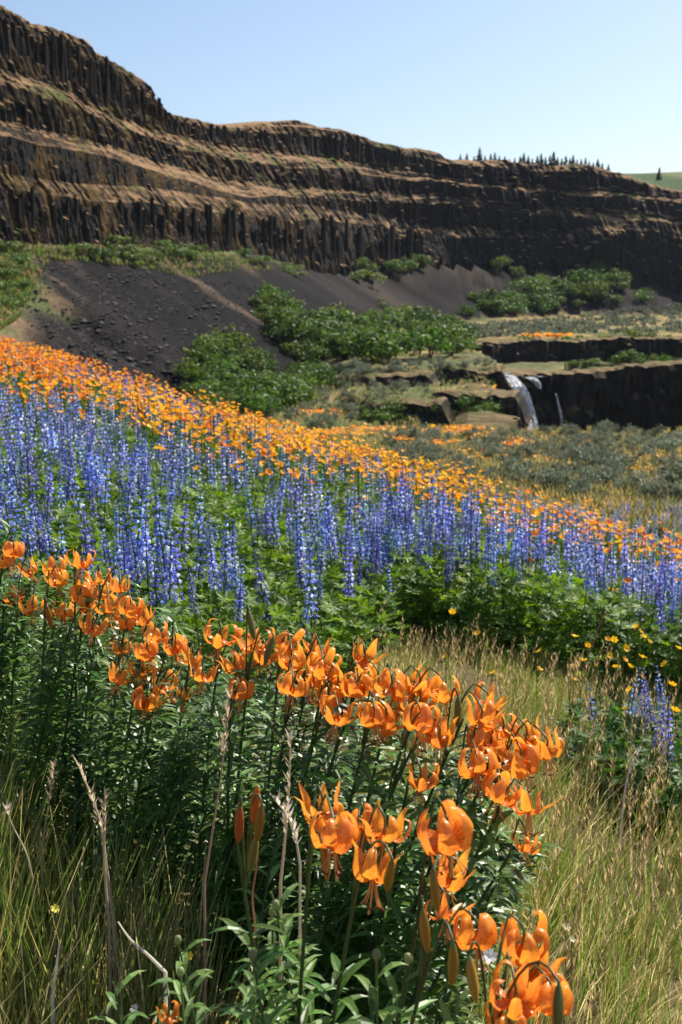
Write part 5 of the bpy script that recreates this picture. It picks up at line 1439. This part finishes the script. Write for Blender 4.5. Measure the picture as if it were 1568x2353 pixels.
# ------------------------------------------------------------------ dry stalks and weeds of the foreground
def dry_stalk(label, pts, seed, r=0.0022, col=(0.42, 0.33, 0.22), head=0.3):
    P = np.array([at(*p) for p in pts]); P = catmull(P, 6)
    g = float(ground(P[0:1, 0], P[0:1, 1])[0])
    foot = np.array([P[0, 0] - 0.01, P[0, 1], min(g, P[0, 2]) - 0.01])
    P = np.concatenate([[foot], P]); base = np.array([foot[0], foot[1], foot[2]])
    o = empty('dry_stalk', tuple(base)); tag(o, label, 'dry stalk', 'dry stalks in the foreground')
    P = P - base
    link('stem', make_mesh('stem', *tube(P, np.linspace(r, r * 0.4, len(P)), col, 5), [M['dry']], True), o)
    rr = np.random.default_rng(seed); ps = []
    n = 46 if head > 0 else 0
    for q in range(n):
        f = 1 - head * rr.random(); k = f * (len(P) - 1); i = min(int(k), len(P) - 2); p = P[i] + (P[i + 1] - P[i]) * (k - i)
        a = rr.random() * 6.283; e = np.array([math.cos(a) * 0.6, math.sin(a) * 0.6, 1.0]); l = rr.uniform(0.008, 0.02)
        ps.append(ribbon([p, p + e * l * 0.5, p + e * l], [0.0007, 0.0016, 0.0002], (math.sin(a), -math.cos(a), 0.1), np.array(col) * rr.uniform(0.9, 1.4)))
    if ps: link('seed_head', make_mesh('seed_head', *join(ps), [M['dry']]), o)['kind'] = 'stuff'
dry_stalk('thick pale dry stalk with ragged husks at left', [(262, 2120, 2.0), (245, 2000, 2.0), (232, 1900, 2.0), (205, 1820, 2.02), (180, 1755, 2.05)], 1, 0.0038, (0.5, 0.42, 0.3), 0.5)
dry_stalk('upright dry stalk beside the ragged one at left', [(250, 2110, 1.95), (240, 2000, 1.95), (240, 1900, 1.95), (243, 1835, 1.95)], 2, 0.003, (0.46, 0.38, 0.27), 0.4)
dry_stalk('slim dry stalk leaning at far left', [(95, 1960, 2.2), (105, 1890, 2.2), (115, 1830, 2.2), (125, 1760, 2.2)], 3, 0.002, (0.42, 0.32, 0.22), 0.4)
dry_stalk('tall thin dry stalk rising through the lily leaves', [(470, 2030, 1.8), (490, 1900, 1.8), (508, 1780, 1.8), (528, 1600, 1.8)], 4, 0.0022, (0.44, 0.33, 0.24), 0.25)
dry_stalk('pale feathery dry stalk in front of the clump centre', [(645, 2030, 1.62), (655, 1930, 1.62), (663, 1830, 1.62), (668, 1700, 1.62)], 5, 0.0024, (0.5, 0.43, 0.33), 0.6)
dry_stalk('forked dry stalk tip bending right beside the feathery one', [(690, 1990, 1.6), (680, 1930, 1.6), (665, 1880, 1.6), (636, 1845, 1.6)], 6, 0.002, (0.6, 0.55, 0.46), 0.7)
dry_stalk('bleached broken twig slanting across the lower left', [(380, 2235, 1.75), (340, 2195, 1.8), (300, 2160, 1.85), (272, 2120, 1.9)], 7, 0.0032, (0.62, 0.58, 0.5), 0.0)
dry_stalk('white twig standing low at the left edge', [(120, 2290, 1.9), (126, 2250, 1.9), (134, 2190, 1.9), (137, 2170, 1.9)], 8, 0.0035, (0.66, 0.64, 0.58), 0.0)
dry_stalk('reddish dry stem among the grass below the buds', [(585, 2120, 1.6), (580, 2060, 1.6), (590, 1990, 1.6), (596, 1900, 1.6)], 9, 0.0018, (0.38, 0.2, 0.13), 0.0)
dry_stalk('crossing pale dry stem at the far left', [(75, 2020, 2.1), (60, 1960, 2.1), (30, 1900, 2.15), (15, 1860, 2.2)], 10, 0.002, (0.55, 0.48, 0.38), 0.15)
dry_stalk('bent pale stalk over the clearing at right', [(1430, 1880, 4.0), (1440, 1800, 4.0), (1452, 1760, 4.0), (1468, 1730, 4.0)], 11, 0.004, (0.6, 0.56, 0.5), 0.7)
dry_stalk('brown seeding stalk before the dark lupine leaves', [(1340, 1540, 6.6), (1365, 1475, 6.6), (1382, 1430, 6.6), (1392, 1410, 6.6)], 12, 0.005, (0.36, 0.22, 0.17), 0.6)

def weed(x, y, h, label, seed):
    rr = np.random.default_rng(seed)
    g = float(ground(np.array([x]), np.array([y]))[0])
    o = empty('leafy_weed', (x, y, g)); tag(o, label, 'weed', 'leafy weeds at the bottom')
    lx, ly = rr.normal() * 0.06, rr.normal() * 0.04
    path = bez((0, 0, -0.02), (lx * 0.2, ly * 0.2, h * 0.6), (lx, ly, h), 9)
    link('stem', make_mesh('stem', *tube(path, np.linspace(0.0035, 0.0015, 9), (0.14, 0.2, 0.08), 5), [M['leaf']], True), o)
    for q in range(30):
        f = 0.2 + 0.78 * q / 30; p = np.array([np.interp(f, np.linspace(0, 1, 9), path[:, c]) for c in range(3)])
        a = q * 2.4 + rr.normal() * 0.3; e = np.array([math.cos(a), math.sin(a), 0]); l = rr.uniform(0.05, 0.085) * (1.15 - 0.5 * f)
        L_ = ribbon(bez(p, p + e * l * 0.5 + np.array([0, 0, l * 0.6]), p + e * l + np.array([0, 0, l * 0.35]), 5), np.array([0.25, 0.85, 1, 0.6, 0.05]) * rr.uniform(0.0042, 0.0068), np.cross(e, (0, 0, 1)), np.array([0.15, 0.26, 0.07]) * rr.uniform(0.7, 1.4), 0.25)
        link('leaf', make_mesh('leaf', *L_, [M['leaf']]), o)
    if rr.random() < 0.6:
        th = np.arange(7) / 7 * 6.283
        tip = path[-1]
        V = np.concatenate([[tip + (0, 0, 0.012)]] + [np.stack([tip[0] + 0.006 * np.cos(th) * k, tip[1] + 0.006 * np.sin(th) * k, tip[2] + z + 0 * th], 1) for k, z in ((0.8, 0.009), (1, 0.003), (0.4, -0.004))])
        F3 = np.array([(0, 1 + i, 1 + (i + 1) % 7) for i in range(7)]); F4 = np.array([(1 + r * 7 + i, 8 + r * 7 + i, 8 + r * 7 + (i + 1) % 7, 1 + r * 7 + (i + 1) % 7) for r in range(2) for i in range(7)])
        link('seed_pod', make_mesh('seed_pod', V, [F3, F4], colarr(len(V), (0.26, 0.3, 0.14)), [M['leaf']], True), o)
WPOS = [(430, 2200, 1.62, 'left of the bottom centre'), (500, 2140, 1.7, 'below the hanging lily buds'), (560, 2230, 1.5, 'in the bottom centre'), (620, 2120, 1.6, 'right under the feathery dry stalk'), (690, 2200, 1.45, 'just right of the bottom centre'), (760, 2110, 1.55, 'below the front row lilies'),
        (800, 2240, 1.4, 'at the bottom between the front lilies'), (880, 2150, 1.45, 'beside the lowest hanging buds'), (950, 2270, 1.35, 'at the bottom left of the foremost lily'), (330, 2280, 1.6, 'at the bottom left among grass'), (700, 2300, 1.4, 'cut by the bottom edge in the middle'), (1050, 2320, 1.3, 'at the foot of the foremost lily'), (520, 1960, 1.9, 'in the shade below the clump'), (840, 2040, 1.6, 'behind the front row cup')]
for q, (sx, sy, t, lb) in enumerate(WPOS):
    P = at(sx, sy, t); g = float(ground(P[0:1], P[1:2])[0])
    weed(P[0], P[1], max(P[2] - g, 0.2), 'grey green leafy weed ' + lb, 900 + q)
# pale small flowers and seed heads in the grass
def daisy_dot(sx, sy, t, label, col, r=0.008):
    P = at(sx, sy, t); g = float(ground(P[0:1], P[1:2])[0]); h = max(P[2] - g, 0.05)
    o = empty('small_flower', (P[0], P[1], g)); tag(o, label, 'flower', 'small pale flowers in the grass')
    V, F, _ = cup_tpl(6, r, 0.4)
    link('blossom', make_mesh('blossom', V, F, colarr(len(V), col), [M['poppy']]), o, (0, 0, h), (R(30), rli.normal() * 0.3, 0))
    link('stem', make_mesh('stem', *tube([(0, 0, -0.02), (0.005, 0, h * 0.5), (0, 0, h)], 0.0012, (0.15, 0.2, 0.07), 4), [M['leaf']]), o)
for a in [(1199, 1607, 6.4, 'white flower cluster at the near edge of the clearing', (0.75, 0.75, 0.72), 0.02), (1306, 1617, 6.4, 'pinkish white flower in the middle of the clearing', (0.75, 0.68, 0.66), 0.02), (1268, 1650, 5.8, 'round pale seed head standing in the clearing', (0.6, 0.55, 0.42), 0.012),
          (1127, 2201, 1.7, 'fluffy white seed head beside the low globe lily', (0.8, 0.8, 0.8), 0.012), (1593 * 0.8167, 2610 * 0.8167, 2.4, 'pale oval flower head in the grass at right', (0.65, 0.6, 0.35), 0.01), (1315, 2160, 2.5, 'tiny cream flower in the grass right of the lilies', (0.7, 0.65, 0.4), 0.008),
          (126, 1840 + 250, 2.0, 'tiny yellow flower in the left grass', (0.8, 0.7, 0.1), 0.008), (435, 2200, 1.8, 'small yellow button flower below the dark leaves', (0.85, 0.7, 0.05), 0.008), (310, 2320, 1.7, 'grey white seed puff at the bottom left', (0.45, 0.46, 0.44), 0.007), (175, 1395 + 60, 2.5, 'tiny pale yellow bud among the left lily leaves', (0.8, 0.75, 0.2), 0.007)]:
    daisy_dot(*a)
# ------------------------------------------------------------------ the air of the canyon
def build_haze():
    V = np.array([(x, y, z) for z in (-19.5, 75) for x, y in ((-260, -60), (520, -60), (520, 960), (-260, 960))], float)
    F = np.array([(0, 3, 2, 1), (4, 5, 6, 7), (0, 1, 5, 4), (1, 2, 6, 5), (2, 3, 7, 6), (3, 0, 4, 7)])
    m, N, L = new_mat('air')
    v = N.new('ShaderNodeVolumePrincipled')
    v.inputs['Color'].default_value = (0.72, 0.84, 1.0, 1); v.inputs['Density'].default_value = 0.00005; v.inputs['Anisotropy'].default_value = 0.0
    o = N.new('ShaderNodeOutputMaterial'); L.new(v.outputs[0], o.inputs['Volume'])
    tag(link('haze', make_mesh('haze', V, [F], None, [m])), 'thin blue air of the canyon', 'haze', None, 'stuff')
build_haze()
